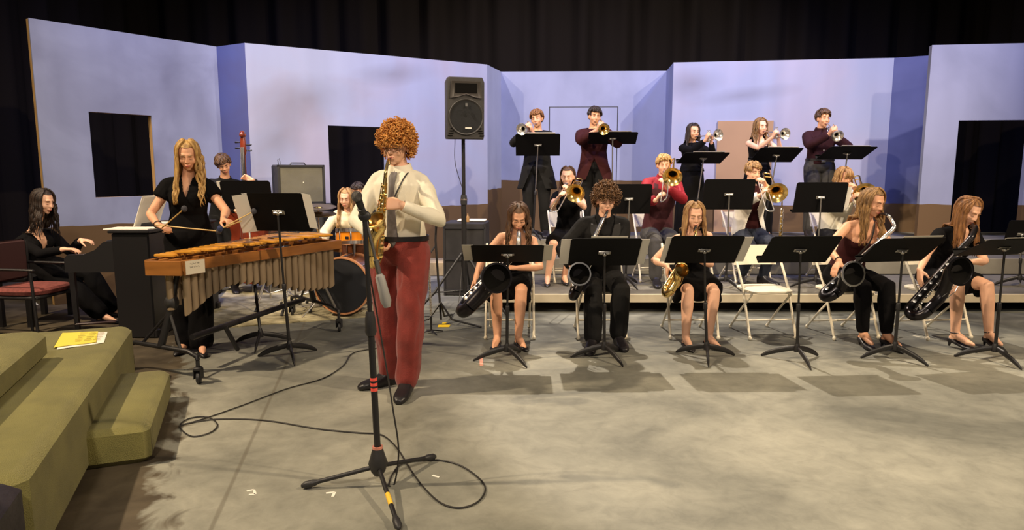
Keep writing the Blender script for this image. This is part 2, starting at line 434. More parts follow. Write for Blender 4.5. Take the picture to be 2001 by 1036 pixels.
    gl.tube([HM @ V((x, .0885 - abs(x) * .45, -.0635 + abs(x) * .1)) for x in (-.018, -.009, 0, .009, .018)], [.002 * s, .0045 * s, .0055 * s, .0045 * s, .002 * s], 8)
    obj('lips', gl, M_lips, root)
    ctx = dict(root=root, HM=HM, HF=HF, HS=HS, HU=HU, head=head, N=N, P=P, u=u, TL=TL, cs=cs, cf=cf, ps=ps, pf=pf, S=S, E=E, W=W, K=K, A=A, T=T, Hp=Hp, s=s, f=f, torso=torso, arms=arms, legs=legs, voxel=voxel, floor=floor, body=body)
    if bottom: bottom(ctx)
    if top: top(ctx)
    shoe(ctx, shoes)
    if hair: hair(ctx)
    if extra: extra(ctx)
    return ctx

def loc3(c, co):
    """coordinates about the neck base: up, side, front"""
    d = co - np.array(c['N']); return d @ np.array(c['u']), d @ np.array(c['cs']), d @ np.array(c['cf'])
def neckcut(c, neck, extra=None):
    s = c['s']
    def cut(co):
        a, b, fr = loc3(c, co); k = (a > -.045 * s) & (b * b + (fr + .010 * s) ** 2 < (.064 * s) ** 2)
        if neck == 'v': k |= (fr > 0) & (a > -.19 * s) & (np.abs(b) < (a + .19 * s) * .25 + .004)
        if neck == 'vs': k |= (fr > 0) & (a > -.13 * s) & (np.abs(b) < (a + .13 * s) * .24 + .003)
        if neck == 'wide': k |= (fr > -.02) & (a > -.13 * s) & (np.abs(b) < .085 * s + (a + .05) * .25)
        if neck == 'scoop': k |= (fr > 0) & ((a / (.11 * s)) ** 2 + (b / (.085 * s)) ** 2 < 1)
        if neck == 'strapless': k |= (a > -.155 * s)
        if neck == 'tank': k |= (a > -.125 * s) & ~((np.abs(b) > .078 * s) & (np.abs(b) < .092 * s) & (a < .02))
        if neck == 'tankwide': k |= (a > -.11 * s) & ~((np.abs(b) > .07 * s) & (np.abs(b) < .12 * s) & (a < .03))
        if extra: k |= extra(a, b, fr, s)
        return k
    return cut
def Top(m, sleeve=2.0, off=.011, hem=-.02, neck='crew', amp=.004, name='top', extra=None, bulge=0, collar=None, soff=None, seed=0, skirt=None, k=22):
    def fn(c):
        g = G(); s = c['s']; c['torso'](g, off * s, hem, 1.0 if neck not in ('strapless',) else .95, bulge)
        if sleeve > 0: c['arms'](g, (soff if soff is not None else off) * s, sleeve)
        elif neck not in ('strapless', 'tank', 'tankwide'): pass
        if neck in ('tank', 'tankwide'):
            for sg in (-1, 1): g.tube([c['N'] - c['u'] * .035 * s + c['cs'] * sg * .03 * s, c['S'][sg] + (c['N'] - c['S'][sg]) * .25 + c['u'] * .012 * s], [.045 * s + off, .04 * s + off], 10, True)
        if skirt:  # coat skirt: (length, flare)
            L, fl = skirt; secs = []
            for i in range(7):
                t = i / 6; secs.append((c['P'] + c['u'] * (.02 - L * t) * 1.0, c['ps'], c['pf'], (.172 + fl * t) * s + off, (.122 + fl * .8 * t) * s + off))
            g.loft(secs, 28, 2.3)
        organic(name, g, m, c['root'], max(c['voxel'], .006), 4, folds(amp, k, seed + int(abs(c['head'].x) * 10)), None, neckcut(c, neck, extra))
        if collar:
            gc = G(); N, u, cs, cf = c['N'], c['u'], c['cs'], c['cf']; HM = c['HM']
            for sg in (-1, 1):
                pts = []
                for q in range(9):
                    an = R(-6 + q * 24); x = math.sin(an) * sg * .064 * s; y = math.cos(an) * .070 * s
                    pts.append((N + cs * x + cf * (y - .0) + u * (-.015 + .022 * (1 - math.cos(an)) * .5) * s, cs * math.sin(an) * sg + cf * math.cos(an)))
                inner = [[p, p + u * .045 * s - d * .004, p + u * .043 * s + d * .006, p + u * .004 * s + d * .020 * s] for p, d in pts]
                inner[0][3] = inner[0][3] - u * .028 * s + cs * sg * .022 * s
                vs = [q for r_ in inner for q in r_]; fs = []
                for i in range(8):
                    for j in range(3): fs.append((i * 4 + j, i * 4 + j + 1, i * 4 + j + 5, i * 4 + j + 4))
                gc.add(vs, fs)
            obj('collar', gc, collar, c['root'])
    return fn
def multi(*fs):
    return lambda c: [q(c) for q in fs]
def Trousers(m, off=.016, upto=2.0, amp=.005, waist=.14, flare=.0, name='trousers', seed=3, belt=None):
    def fn(c):
        g = G(); s = c['s']; c['torso'](g, off * s * .8, -.16, waist); c['legs'](g, off * s, upto, flare)
        zmin = min(c['A'][-1].z, c['A'][1].z)
        organic(name, g, m, c['root'], max(c['voxel'], .006), 4, folds(amp, 26, seed), None, (lambda co: co[:, 2] < c['floor'] + .05) )
        if belt:
            gb = G(); rx, ry = interp(TM, waist); o = P_(c, waist)
            gb.rings([[o + c['u'] * dz + c['ps'] * ((rx * s + off * .8 * s + dr) * math.cos(k * math.tau / 40)) + c['pf'] * ((ry * s + off * .8 * s + dr) * math.sin(k * math.tau / 40)) for k in range(40)] for dz, dr in ((-.016, .004), (-.016, .011), (.016, .011), (.016, .004))], False, True)
            obj('belt', gb, M_shoe, c['root'])
    return fn
def P_(c, t): return c['P'] + c['u'] * (c['TL'] * t)
def SkirtSit(m, frac=.88, off=.03, amp=.004, flare=.02):
    def fn(c):
        g = G(); s = c['s']; c['torso'](g, .014 * s, -.16, .42)
        h = c['Hp']; k = c['K']
        for t in (-1, -.5, 0, .5, 1):
            a = h[-1].lerp(h[1], (t + 1) / 2); b = k[-1].lerp(k[1], (t + 1) / 2); dr = V((0, 0, -.02 * (1 - abs(t))))
            e = a.lerp(b, frac); g.tube([a, a.lerp(b, .5) + dr, e + dr], [.10 * s, .085 * s + off * .5, .058 * s + off], 12, False)
        e0 = h[-1].lerp(k[-1], frac); e1 = h[1].lerp(k[1], frac)
        for e, sg in ((e0, -1), (e1, 1)): g.tube([e + V((0, .03, .0)) + c['ps'] * sg * .02, e + c['ps'] * (sg * (.035 + flare)) + V((0, .06, -.10))], [.05, .035], 10, True)
        organic('skirt', g, m, c['root'], max(c['voxel'], .007), 5, folds(amp, 30, 5, 1))
    return fn
def SkirtStand(m, L=.95, fl=.08, name='skirt', off=.014, amp=.008, t0=.25):
    def fn(c):
        g = G(); s = c['s']; secs = []; top_ = P_(c, t0)
        rx0, ry0 = interp(TF if c['f'] else TM, t0)
        for i in range(9):
            t = i / 8; z = -L * t; k = min(1, t * 4)
            secs.append((top_ + V((0, 0, z)), c['ps'], c['pf'], (rx0 * (1 - k) + (.17 + fl * t) * k) * s + off, (ry0 * (1 - k) + (.118 + fl * t) * k) * s + off))
        g.loft(secs, 32, 2.1); organic(name, g, m, c['root'], .008, 4, folds(amp, 30, 2, .12))
    return fn
def shoe(c, kind):
    s = c['s']
    for sg in (-1, 1):
        g = G(); a, d = c['A'][sg], c['T'][sg]; sd = V((-d.y, d.x, 0)); z0 = c['floor'] + .001
        up = V((0, 0, 1)); b = V((a.x, a.y, z0))
        if kind in ('flat', 'heel'):
            hl = .05 if kind == 'heel' else .012
            prof = [(-.055, .012, .03), (-.045, .028, .05), (0, .031, .042), (.06, .034, .030), (.11, .040, .034), (.15, .036, .036), (.185, .02, .024), (.20, .006, .012)]
            hr = .034 if kind == 'heel' else 0
            g.loft([(b + d * x * s + up * (h * .5 + .003 + hr * max(0, min(1, (.12 - x) / .13))) * s, sd, up, w_ * s, h * .5 * s) for x, w_, h in prof], 16, 2.6)
            if kind == 'heel':
                for q_ in range(1): g.tube([b - d * .038 * s + up * .045, b - d * .042 * s + up * .004], [.016, .009], 8)
        else:
            prof = [(-.068, .018, .07), (-.055, .033, .112), (-.01, .042, .135), (.035, .044, .125), (.08, .046, .090), (.13, .050, .068), (.18, .049, .056), (.215, .040, .046), (.24, .020, .030)]
            g.loft([(b + d * x * s + up * (h * .5) * s, sd, up, w_ * s, h * .5 * s) for x, w_, h in prof], 18, 2.7)
            if kind == 'shoe': g.tube([a - up * .045 * s, a - up * .0, a + (c['K'][sg] - a).normalized() * .09], [.040 * s, .041 * s, .043 * s], 14)
            if kind == 'boot': g.tube([a - up * .03, a + up * .07], [.048 * s, .05 * s], 14)
        organic('shoe', g, M_shoe, c['root'], .006, 2)
        if kind == 'heel':
            x, y, z = frame((c['K'][sg] - a)); obj('ankle_strap', G().tube(arc(a + up * .012, x, y, .036 * s, 0, 345, 16), .0045, 6), M_shoe, c['root'])
# ------------------------------------------------------------ hair
def hairmat(name, c1, c2, rough=.45):
    return mat(name, c1, rough, noise_amt=.1, scale=9, col2=c2, bump=.5, bscale=60, stretch=(6, 6, 1.2))
def scalp(c, g, k=1.09, line=.045, back=-.10, side=.04):
    """cap over the skull, open at the face"""
    HM = c['HM']; n, m = 36, 22; vs = []; keepv = []
    for i in range(m + 1):
        th = math.pi * i / m
        for j in range(n):
            ph = math.tau * j / n
            p = V((.074 * k * math.sin(th) * math.cos(ph), -.014 + .092 * k * math.sin(th) * math.sin(ph), .024 + .090 * k * math.cos(th)))
            vs.append(HM @ p)
            hl = line if p.y > .03 else (line + (back - line) * min(1, (.03 - p.y) / .07))
            keepv.append(p.z > hl)
    fs = []
    for i in range(m):
        for j in range(n):
            q = (i * n + j, i * n + (j + 1) % n, (i + 1) * n + (j + 1) % n, (i + 1) * n + j)
            if all(keepv[x] for x in q): fs.append(q)
    g.add(vs, fs)
def LongHair(m, L=.35, n=90, wave=.006, part=.0, front=1.0, wf=26, thick=.011, seed=1, curl=0, backonly=False, fringe=False):
    def fn(c):
        rnd = random.Random(seed); HM, s, N, u, cs, cf = c['HM'], c['s'], c['N'], c['u'], c['cs'], c['cf']; g = G(); scalp(c, g, 1.06, .080, -.09)
        inv = HM.inverted()
        for i in range(n):
            sd = 1 if i % 2 else -1; t = rnd.random()
            phi1 = 55 + 123 * t ** .85 if not backonly else 95 + 85 * t   # final azimuth from the face
            phi0 = 24 + phi1 * .45
            pts = []; k = 1.13 + rnd.random() * .11
            for q in range(8):
                th = 12 + (104 - 12) * q / 7; w_ = q / 7
                ph = R(phi0 + (phi1 - phi0) * min(1, w_ * 1.8))
                x = .073 * k * math.sin(R(th)) * math.sin(ph) * sd + part * (1 - w_) ; y = -.014 + .092 * k * math.sin(R(th)) * math.cos(ph); z = .022 + .089 * k * math.cos(R(th))
                pts.append(HM @ V((x, y, z)))
            p = pts[-1].copy(); o = V((p.x - c['head'].x, p.y - c['head'].y, 0)); o.normalize()
            LL = L * (.8 + .3 * rnd.random()) * s; m_ = max(6, int(LL / .022)); ph0 = rnd.random() * 6.3; isf = phi1 < 112
            for q in range(1, m_ + 1):
                t2 = q / m_; p = p + V((0, 0, -LL / m_)) + o * (.022 / m_) * s
                pw = p + o * (wave * math.sin(ph0 + p.z * wf * 2)) + cs * (wave * math.cos(ph0 + p.z * wf * 1.7))
                d = pw - N; a, b_, fr = d.dot(u), d.dot(cs), d.dot(cf)
                if a < .03:
                    dep = .112 * s * min(1, max(.55, (.05 - a) / .10)) + (.035 * s * c['f'] if a < -.1 else 0)
                    ins = abs(b_) < .20 * s
                    if ins:
                        if isf and fr < dep * front: pw = pw + cf * (dep * front - fr)
                        elif not isf and fr > -.115 * s: pw = pw + cf * (-.115 * s - fr) * min(1, (.03 - a) / .06)
                pts.append(pw)
            mm = len(pts); rr = [thick * s * (.35 + .65 * math.sin(math.pi * min(1, (j + 1.5) / (mm * .55)) * .5)) * (1 if j < mm * .6 else max(.15, 1 - (j - mm * .6) / (mm * .42))) for j in range(mm)]
            g.tube(pts, rr, 6, False, .8)
        if fringe:
            for i in range(26):
                x0 = (rnd.random() - .5) * .09; g.tube([HM @ V((x0 * .5, .03, .115)), HM @ V((x0 * .8, .078, .09)), HM @ V((x0 * 1.1, .097, .05)), HM @ V((x0 * 1.25, .096, .012 - rnd.random() * .015))], [.006, .011, .009, .003], 6)
        obj('hair', g, m, c['root'], smooth=True)
    return fn
def Curly(m, n=260, big=.045, seed=2, low=-.03, fr=.02, cr=.013):
    def fn(c):
        rnd = random.Random(seed); HM = c['HM']; g = G(); scalp(c, g, 1.16, .05, -.06)
        cnt = 0
        while cnt < n:
            z = rnd.uniform(-.9, 1); ph = rnd.uniform(0, math.tau); q = math.sqrt(max(0, 1 - z * z)); d = V((q * math.cos(ph), q * math.sin(ph), z))
            p = V((.074 * d.x, -.014 + .092 * d.y, .024 + .088 * d.z))
            if d.y > .25 and p.z < fr + .03: continue
            if d.y > .0 and abs(d.x) > .5 and p.z < -.0: continue
            if p.z < low: continue
            cnt += 1; e = (.35 + .65 * rnd.random()) * big * (1 + .25 * max(0, d.z)); o = p + d * e
            x, y, _ = frame((d + V((rnd.uniform(-.8, .8), rnd.uniform(-.8, .8), rnd.uniform(-1, .4)))), V((.1, .2, 1))); ax = x.cross(y)
            r = cr * rnd.uniform(.6, 1.2); st = rnd.random() * 6.3
            g.tube([HM @ (o + x * (r * math.cos(st + k * .6)) + y * (r * math.sin(st + k * .6)) + ax * ((k - 4) * .0045)) for k in range(10)], [.0015] + [cr * .40] * 8 + [.0015], 5)
        obj('hair', g, m, c['root'], smooth=True)
    return fn
def ShortHair(m, n=150, L=.05, seed=3, fringe=.03, vol=1.10, side=-.02, sweep=.3, back=-.07):
    def fn(c):
        rnd = random.Random(seed); HM = c['HM']; g = G(); scalp(c, g, vol + .01, .055, back + .02)
        for i in range(n):
            ph = rnd.uniform(-180, 180); th0 = rnd.uniform(5, 75); end = 60 + fringe * 300 if abs(ph) < 55 else (96 if abs(ph) < 115 else 122)
            if abs(ph) > 115: end = 95 + (-back) * 350
            th1 = min(end, th0 + rnd.uniform(30, 55)); k = vol + rnd.random() * .09; pts = []
            for q in range(6):
                th = R(th0 + (th1 - th0) * q / 5); pp = R(ph + sweep * 30 * q / 5); kk = k + .05 * math.sin(q / 5 * math.pi)
                pts.append(HM @ V((.074 * kk * math.sin(th) * math.sin(pp), -.014 + .092 * kk * math.sin(th) * math.cos(pp), .024 + .090 * kk * math.cos(th))))
            g.tube(pts, [.004, .009, .0105, .0095, .007, .002], 6, False, .7)
        obj('hair', g, m, c['root'], smooth=True)
    return fn

def mouth_of(head, hyaw, hpitch, s=1.0, hroll=0, fwd=.098):
    hy, hp = R(hyaw), R(hpitch); F0 = V((math.sin(hy), -math.cos(hy), 0)); HF = F0 * math.cos(hp) - V((0, 0, 1)) * math.sin(hp); HS = V((math.cos(hy), math.sin(hy), 0)); HU = HF.cross(HS); HU = HU if HU.z > 0 else -HU
    q = Matrix.Rotation(R(hroll), 3, HF); return V(head) + (HF * fwd + (q @ HU) * -.060) * s
# ------------------------------------------------------------ the setting
def floor_mat():
    m = bpy.data.materials.new('stage_floor_paint'); m.use_nodes = True; nt = m.node_tree; N_ = nt.nodes.new; L_ = nt.links.new; b = nt.nodes['Principled BSDF']
    geo = N_('ShaderNodeNewGeometry'); b.inputs['Roughness'].default_value = .62; b.inputs['Specular IOR Level'].default_value = .35
    def nz(scale, detail=6, dist=0, rough=.5):
        n = N_('ShaderNodeTexNoise'); n.inputs['Scale'].default_value = scale; n.inputs['Detail'].default_value = detail; n.inputs['Distortion'].default_value = dist; n.inputs['Roughness'].default_value = rough
        L_(geo.outputs['Position'], n.inputs['Vector']); return n
    def ramp(src, stops):
        r = N_('ShaderNodeValToRGB'); e = r.color_ramp.elements
        while len(e) < len(stops): e.new(.5)
        for q, (p, c) in zip(e, stops): q.position = p; q.color = (*c, 1)
        L_(src, r.inputs[0]); return r.outputs[0]
    base = ramp(nz(.9, 8, .6, .6).outputs['Fac'], [(.32, srgb(104, 104, 95)), (.5, srgb(136, 135, 123)), (.68, srgb(158, 156, 142))])
    fine = ramp(nz(7, 9, .5, .68).outputs['Fac'], [(.3, (.68,) * 3), (.5, (.95,) * 3), (.7, (1.16,) * 3)])
    mx = N_('ShaderNodeMix'); mx.data_type = 'RGBA'; mx.blend_type = 'MULTIPLY'; mx.inputs[0].default_value = .7; L_(base, mx.inputs[6]); L_(fine, mx.inputs[7])
    # colour turns darker towards the upstage half
    sp = N_('ShaderNodeSeparateXYZ'); L_(geo.outputs['Position'], sp.inputs[0])
    def math_(op, a, c=None, clamp=False):
        n = N_('ShaderNodeMath'); n.operation = op; n.use_clamp = clamp
        for i, q in enumerate((a, c)):
            if q is None: continue
            if isinstance(q, (int, float)): n.inputs[i].default_value = q
            else: L_(q, n.inputs[i])
        return n.outputs[0]
    wob = math_('MULTIPLY', math_('SUBTRACT', nz(2.3, 5, .8).outputs['Fac'], .5), 2.2)
    far = math_('MULTIPLY', math_('SUBTRACT', math_('ADD', sp.outputs[1], wob), 5.0), .9, True)
    mx2 = N_('ShaderNodeMix'); mx2.data_type = 'RGBA'; L_(far, mx2.inputs[0]); L_(mx.outputs[2], mx2.inputs[6])
    dk = ramp(nz(1.6, 7, .8).outputs['Fac'], [(.35, srgb(66, 67, 65)), (.65, srgb(120, 121, 114))]); L_(dk, mx2.inputs[7])
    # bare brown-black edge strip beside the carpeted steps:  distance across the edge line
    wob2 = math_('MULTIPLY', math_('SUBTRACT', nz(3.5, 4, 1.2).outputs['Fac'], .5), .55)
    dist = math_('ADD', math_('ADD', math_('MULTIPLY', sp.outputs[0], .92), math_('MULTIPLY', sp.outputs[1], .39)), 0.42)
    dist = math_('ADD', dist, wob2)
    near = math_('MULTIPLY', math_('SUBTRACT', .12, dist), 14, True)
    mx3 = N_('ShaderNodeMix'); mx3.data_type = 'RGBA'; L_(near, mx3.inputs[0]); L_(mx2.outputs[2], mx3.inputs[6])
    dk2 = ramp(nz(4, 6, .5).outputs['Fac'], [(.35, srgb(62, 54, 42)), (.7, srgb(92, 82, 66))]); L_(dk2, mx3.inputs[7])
    sm = math_('ABSOLUTE', math_('ADD', math_('ADD', sp.outputs[0], math_('MULTIPLY', sp.outputs[1], .20)), .73)); sm = math_('SUBTRACT', sm, math_('MULTIPLY', nz(5, 3).outputs['Fac'], .008))
    smk = math_('MULTIPLY', math_('SUBTRACT', .010, sm), 120, True); mx4 = N_('ShaderNodeMix'); mx4.data_type = 'RGBA'; L_(math_('MULTIPLY', smk, .45), mx4.inputs[0]); L_(mx3.outputs[2], mx4.inputs[6]); mx4.inputs[7].default_value = (*srgb(84, 76, 62), 1)
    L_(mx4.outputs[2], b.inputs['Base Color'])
    bp = N_('ShaderNodeBump'); bp.inputs['Strength'].default_value = .15; bp.inputs['Distance'].default_value = .01; L_(nz(30, 5).outputs['Fac'], bp.inputs['Height']); L_(bp.outputs[0], b.inputs['Normal'])
    return m
def struct(name, g, m, smooth=False): return tag(obj(name, g, m, None, smooth), None, None, None, 'structure')
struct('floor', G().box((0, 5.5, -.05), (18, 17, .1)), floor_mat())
def curtain(name, p0, p1, z0, z1, amp=.09, k=9):
    g = G(); d = (V(p1) - V(p0)); L = d.length; d.normalize(); nn = V((-d.y, d.x, 0)); n = int(L * 14); rw = []
    for i in range(n + 1):
        s_ = L * i / n; o = amp * (math.sin(s_ * k) + .5 * math.sin(s_ * k * 1.73 + 1)) ; rw.append(V(p0) + d * s_ + nn * o)
    vs = [p + V((0, 0, z)) for z in (z0, z1) for p in rw]; fs = [(i, i + 1, n + 2 + i, n + 1 + i) for i in range(n)]
    g.add(vs, fs)
    o_ = g.v[:]; m_ = len(o_); g.add([p + nn * .03 for p in o_], fs)
    return struct(name, g, M_curt, True)
M_curt = mat('black_drape', (.009, .007, .0065), .95, bump=.2, bscale=150, spec=.1)
curtain('wall_back', (-9, 13.2, 0), (9, 13.2, 0), 0, 9.5)
curtain('wall_left', (-6.9, -2, 0), (-6.9, 13.2, 0), 0, 9.5)
curtain('wall_right', (8.6, 13.2, 0), (8.6, -2, 0), 0, 9.5)

# --- painted scenery flats
def flat_mat(name, c1, c2, zb, c3=srgb(92, 70, 44), cl=1.1, smudge=()):
    m = bpy.data.materials.new(name); m.use_nodes = True; nt = m.node_tree; N_ = nt.nodes.new; L_ = nt.links.new; b = nt.nodes['Principled BSDF']; b.inputs['Roughness'].default_value = .85
    geo = N_('ShaderNodeNewGeometry'); sp = N_('ShaderNodeSeparateXYZ'); L_(geo.outputs['Position'], sp.inputs[0])
    n = N_('ShaderNodeTexNoise'); n.inputs['Scale'].default_value = cl; n.inputs['Detail'].default_value = 6; n.inputs['Distortion'].default_value = .5; L_(geo.outputs['Position'], n.inputs['Vector'])
    r = N_('ShaderNodeValToRGB'); r.color_ramp.elements[0].position = .34; r.color_ramp.elements[1].position = .60
    r.color_ramp.elements[0].color = (*c2, 1); r.color_ramp.elements[1].color = (*c1, 1); L_(n.outputs['Fac'], r.inputs[0])
    n3 = N_('ShaderNodeTexNoise'); n3.inputs['Scale'].default_value = 3; mp = N_('ShaderNodeMapping'); mp.inputs['Scale'].default_value = (1, 1, .12); L_(geo.outputs['Position'], mp.inputs[0]); L_(mp.outputs[0], n3.inputs['Vector'])
    mm = N_('ShaderNodeMix'); mm.data_type = 'RGBA'; mm.blend_type = 'MULTIPLY'; mm.inputs[0].default_value = .25; L_(r.outputs[0], mm.inputs[6]); L_(n3.outputs['Fac'], mm.inputs[7])
    n2 = N_('ShaderNodeTexNoise'); n2.inputs['Scale'].default_value = 2.5; L_(geo.outputs['Position'], n2.inputs['Vector'])
    a = N_('ShaderNodeMath'); a.operation = 'MULTIPLY_ADD'; L_(n2.outputs['Fac'], a.inputs[0]); a.inputs[1].default_value = .06; L_(sp.outputs[2], a.inputs[2])
    g_ = N_('ShaderNodeMath'); g_.operation = 'GREATER_THAN'; L_(a.outputs[0], g_.inputs[0]); g_.inputs[1].default_value = zb + .03
    mx = N_('ShaderNodeMix'); mx.data_type = 'RGBA'; L_(g_.outputs[0], mx.inputs[0]); mx.inputs[6].default_value = (*c3, 1); L_(mm.outputs[2], mx.inputs[7])
    out = mm.outputs[2]
    for (px_, pz_, rx_, rz_, sk) in smudge:   # grey cloud mixed into the flat's colour: centre (x, z), half sizes, slant
        def M_(op, a_, b_=None, clamp=False):
            n_ = N_('ShaderNodeMath'); n_.operation = op; n_.use_clamp = clamp
            for i_, q_ in enumerate((a_, b_)):
                if q_ is None: continue
                if isinstance(q_, (int, float)): n_.inputs[i_].default_value = q_
                else: L_(q_, n_.inputs[i_])
            return n_.outputs[0]
        dx_ = M_('SUBTRACT', sp.outputs[0], px_); dz_ = M_('SUBTRACT', M_('SUBTRACT', sp.outputs[2], pz_), M_('MULTIPLY', dx_, sk))
        dd_ = M_('SQRT', M_('ADD', M_('POWER', M_('ABSOLUTE', M_('DIVIDE', dx_, rx_)), 2), M_('POWER', M_('ABSOLUTE', M_('DIVIDE', dz_, rz_)), 2)))
        f_ = M_('MULTIPLY', M_('SUBTRACT', 1.25, M_('ADD', dd_, M_('MULTIPLY', n.outputs['Fac'], .9))), .95, True)
        mk_ = N_('ShaderNodeMix'); mk_.data_type = 'RGBA'; L_(M_('MULTIPLY', f_, .62), mk_.inputs[0]); L_(out, mk_.inputs[6]); mk_.inputs[7].default_value = (*srgb(88, 86, 98), 1); out = mk_.outputs[2]
    L_(out, mx.inputs[7])
    L_(mx.outputs[2], b.inputs['Base Color']); return m
LAV, LAV2, SHADE_BLUE = srgb(148, 156, 190), srgb(126, 132, 164), srgb(66, 76, 134)  # the last is the narrow left flat's blue shade, held in its colour
BRN = srgb(88, 64, 47)
M_wood = mat('bare_pine', srgb(190, 150, 92), .7, noise_amt=.15, scale=12, stretch=(4, 4, .5))
FH = 3.1
def flat(label, p0, p1, m, holes=(), H=FH, th=.09, edge=None, group=None):
    p0, p1 = V((*p0, 0)), V((*p1, 0)); d = p1 - p0; L = d.length; d.normalize(); nn = V((d.y, -d.x, 0))  # towards the audience
    t = thing('stage_flat', label, 'stage flat', p0, group); g = G(); M = Mat(p0, d, -nn, V((0, 0, 1)))
    xs = sorted({0, L} | {q for h in holes for q in h[:2]}); zs = sorted({0, H} | {q for h in holes for q in h[2:]})
    for a, b in zip(xs, xs[1:]):
        for c_, e in zip(zs, zs[1:]):
            if any(h[0] <= (a + b) / 2 <= h[1] and h[2] <= (c_ + e) / 2 <= h[3] for h in holes): continue
            g.box(((a + b) / 2, .009, (c_ + e) / 2), (b - a, .018, e - c_), M)
    obj('painted_face', g, m, t, False)
    gf = G()
    for x in (.03, L - .03): gf.box((x, .018 + th / 2 - .009, H / 2), (.05, th - .018, H - .002), M)
    for z in (.03, H - .03): gf.box((L / 2, .018 + th / 2 - .009, z), (L - .11, th - .018, .05), M)
    for h in holes:
        for x in (h[0] - .012, h[1] + .012): gf.box((x, .018 + th / 2 - .009, (h[2] + h[3]) / 2), (.024, th - .018, h[3] - h[2]), M)
        gf.box(((h[0] + h[1]) / 2, .018 + th / 2 - .009, h[3] + .012), (h[1] - h[0] + .048, th - .018, .024), M)
        if h[2] > .1: gf.box(((h[0] + h[1]) / 2, .018 + th / 2 - .009, h[2] - .012), (h[1] - h[0] + .048, th - .018, .024), M)
    obj('wood_frame', gf, edge or M_wood, t, False)
    return t, M, L
def onflat(M, u, v):
    Mi = M.inverted(); o = Mi @ V((0, 0, CH)); d = Mi.to_3x3() @ ray(u, v); q = o + d * (-o.y / d.y); return q.x, q.z
pA, pB = (-5.12, 7.52), (-3.86, 9.22)
def hole(p0, p1, quad, th=.09):
    d = V((p1[0] - p0[0], p1[1] - p0[1], 0)).normalized(); M = Mat(V((*p0, 0)), d, V((-d.y, d.x, 0)), V((0, 0, 1)))
    q = [onflat(M, *c) for c in quad]; return (min(c[0] for c in q), sum(sorted(c[0] for c in q)[-2:]) / 2, sum(sorted(c[1] for c in q)[:2]) / 2, sum(sorted(c[1] for c in q)[-2:]) / 2)
mL = flat_mat('lavender_paint_left', LAV, LAV2, .87)
hA = hole(pA, pB, [(184, 219), (300, 226), (303, 383), (187, 386)])
flat('tall lavender flat at far left with a square black window opening and bare wood edges', pA, pB, mL, [hA])
pC = (-3.39, 8.96)
flat('narrow flat with blue shade painted in, turned sideways just left of the double bass scroll', pB, pC, flat_mat('painted_shade_left', SHADE_BLUE, srgb(66, 68, 116), .95), edge=M_curt)  # turned from the warm key; its blue shade is put into the colour
pD = (-.38, 10.74)
mC = flat_mat('lavender_paint_center', LAV, srgb(152, 150, 176), .97, cl=.8, smudge=((-2.75, 2.45, 1.0, .5, .15), (-3.1, 1.9, .45, .6, .5), (-1.7, 2.85, .8, .25, .1)))
hC = hole(pC, pD, [(650, 246), (745, 248), (745, 500), (650, 500)]); hC = (hC[0], hC[0] + .82, 0, hC[3])
flat('wide lavender flat with grey cloudy smudges and a black doorway behind the drummer', pC, pD, mC, [hC], edge=mC)
pE = (-.18, 11.5)
mR = flat_mat('lavender_paint_return', srgb(158, 166, 200), LAV, 1.2)
flat('slim pale lavender return flat right of the loudspeaker', pD, pE, mR, edge=mR)
pF, pG = (2.51, 11.42), (2.42, 10.54)
mS = flat_mat('lavender_paint_recess', srgb(146, 154, 190), srgb(132, 140, 174), 1.33)
t, M, L = flat('pale lavender flat at the back of the recess behind the two trumpeters in jackets', pE, pF, mS, edge=mS)
# closed painted door in the recess
(x0, z0), (x1, z1) = onflat(M, 1072, 560), onflat(M, 1206, 210)
dg_ = G(); dg_.box(((x0 + x1) / 2, -.012, z1 / 2), (x1 - x0, .02, z1), M); dr = tag(obj('painted_door', dg_, mS, None, False, org=M @ V(((x0 + x1) / 2, 0, 0))), 'closed door painted the same pale lavender as the recess wall', 'door')
fr = G()
for xx in (x0 - .008, x1 + .008): fr.box((xx, -.003, z1 / 2), (.012, .006, z1), M)
fr.box(((x0 + x1) / 2, -.003, z1 + .008), (x1 - x0 + .028, .006, .012), M)
o_ = obj('dark_gap', fr, M_blackp, None, False); o_.location = -dr.location; o_.parent = dr
flat('slim return flat with blue shade painted in, above the red-shirted trombonist', pF, pG, flat_mat('painted_shade_return', srgb(120, 130, 186), srgb(104, 114, 168), 1.3), edge=M_curt)  # shaded blue put into the colour of this narrow return too
pH = (5.49, 10.12); pI = (5.78, 9.72)
mT = flat_mat('lavender_paint_right', LAV, srgb(160, 158, 186), .98, cl=.8, smudge=((2.7, 2.78, .7, .34, .08), (3.4, 2.6, 1.1, .2, .12)))
t, M, L = flat('wide lavender flat with a grey smudge in its top left corner, behind the right trumpeters', pG, pH, mT, edge=mT)
(x0, z0), (x1, z1) = onflat(M, 1396, 400), onflat(M, 1511, 236)
M_tan = mat('tan_door_paint', srgb(152, 122, 96), .7, noise_amt=.05, scale=2)
tag(obj('painted_door', G().box(((x0 + x1) / 2, -.015, z1 / 2), (x1 - x0, .028, z1), M), M_tan, None, False, org=M @ V(((x0 + x1) / 2, 0, 0))), 'dusty pink-tan door set into the right lavender flat', 'door')
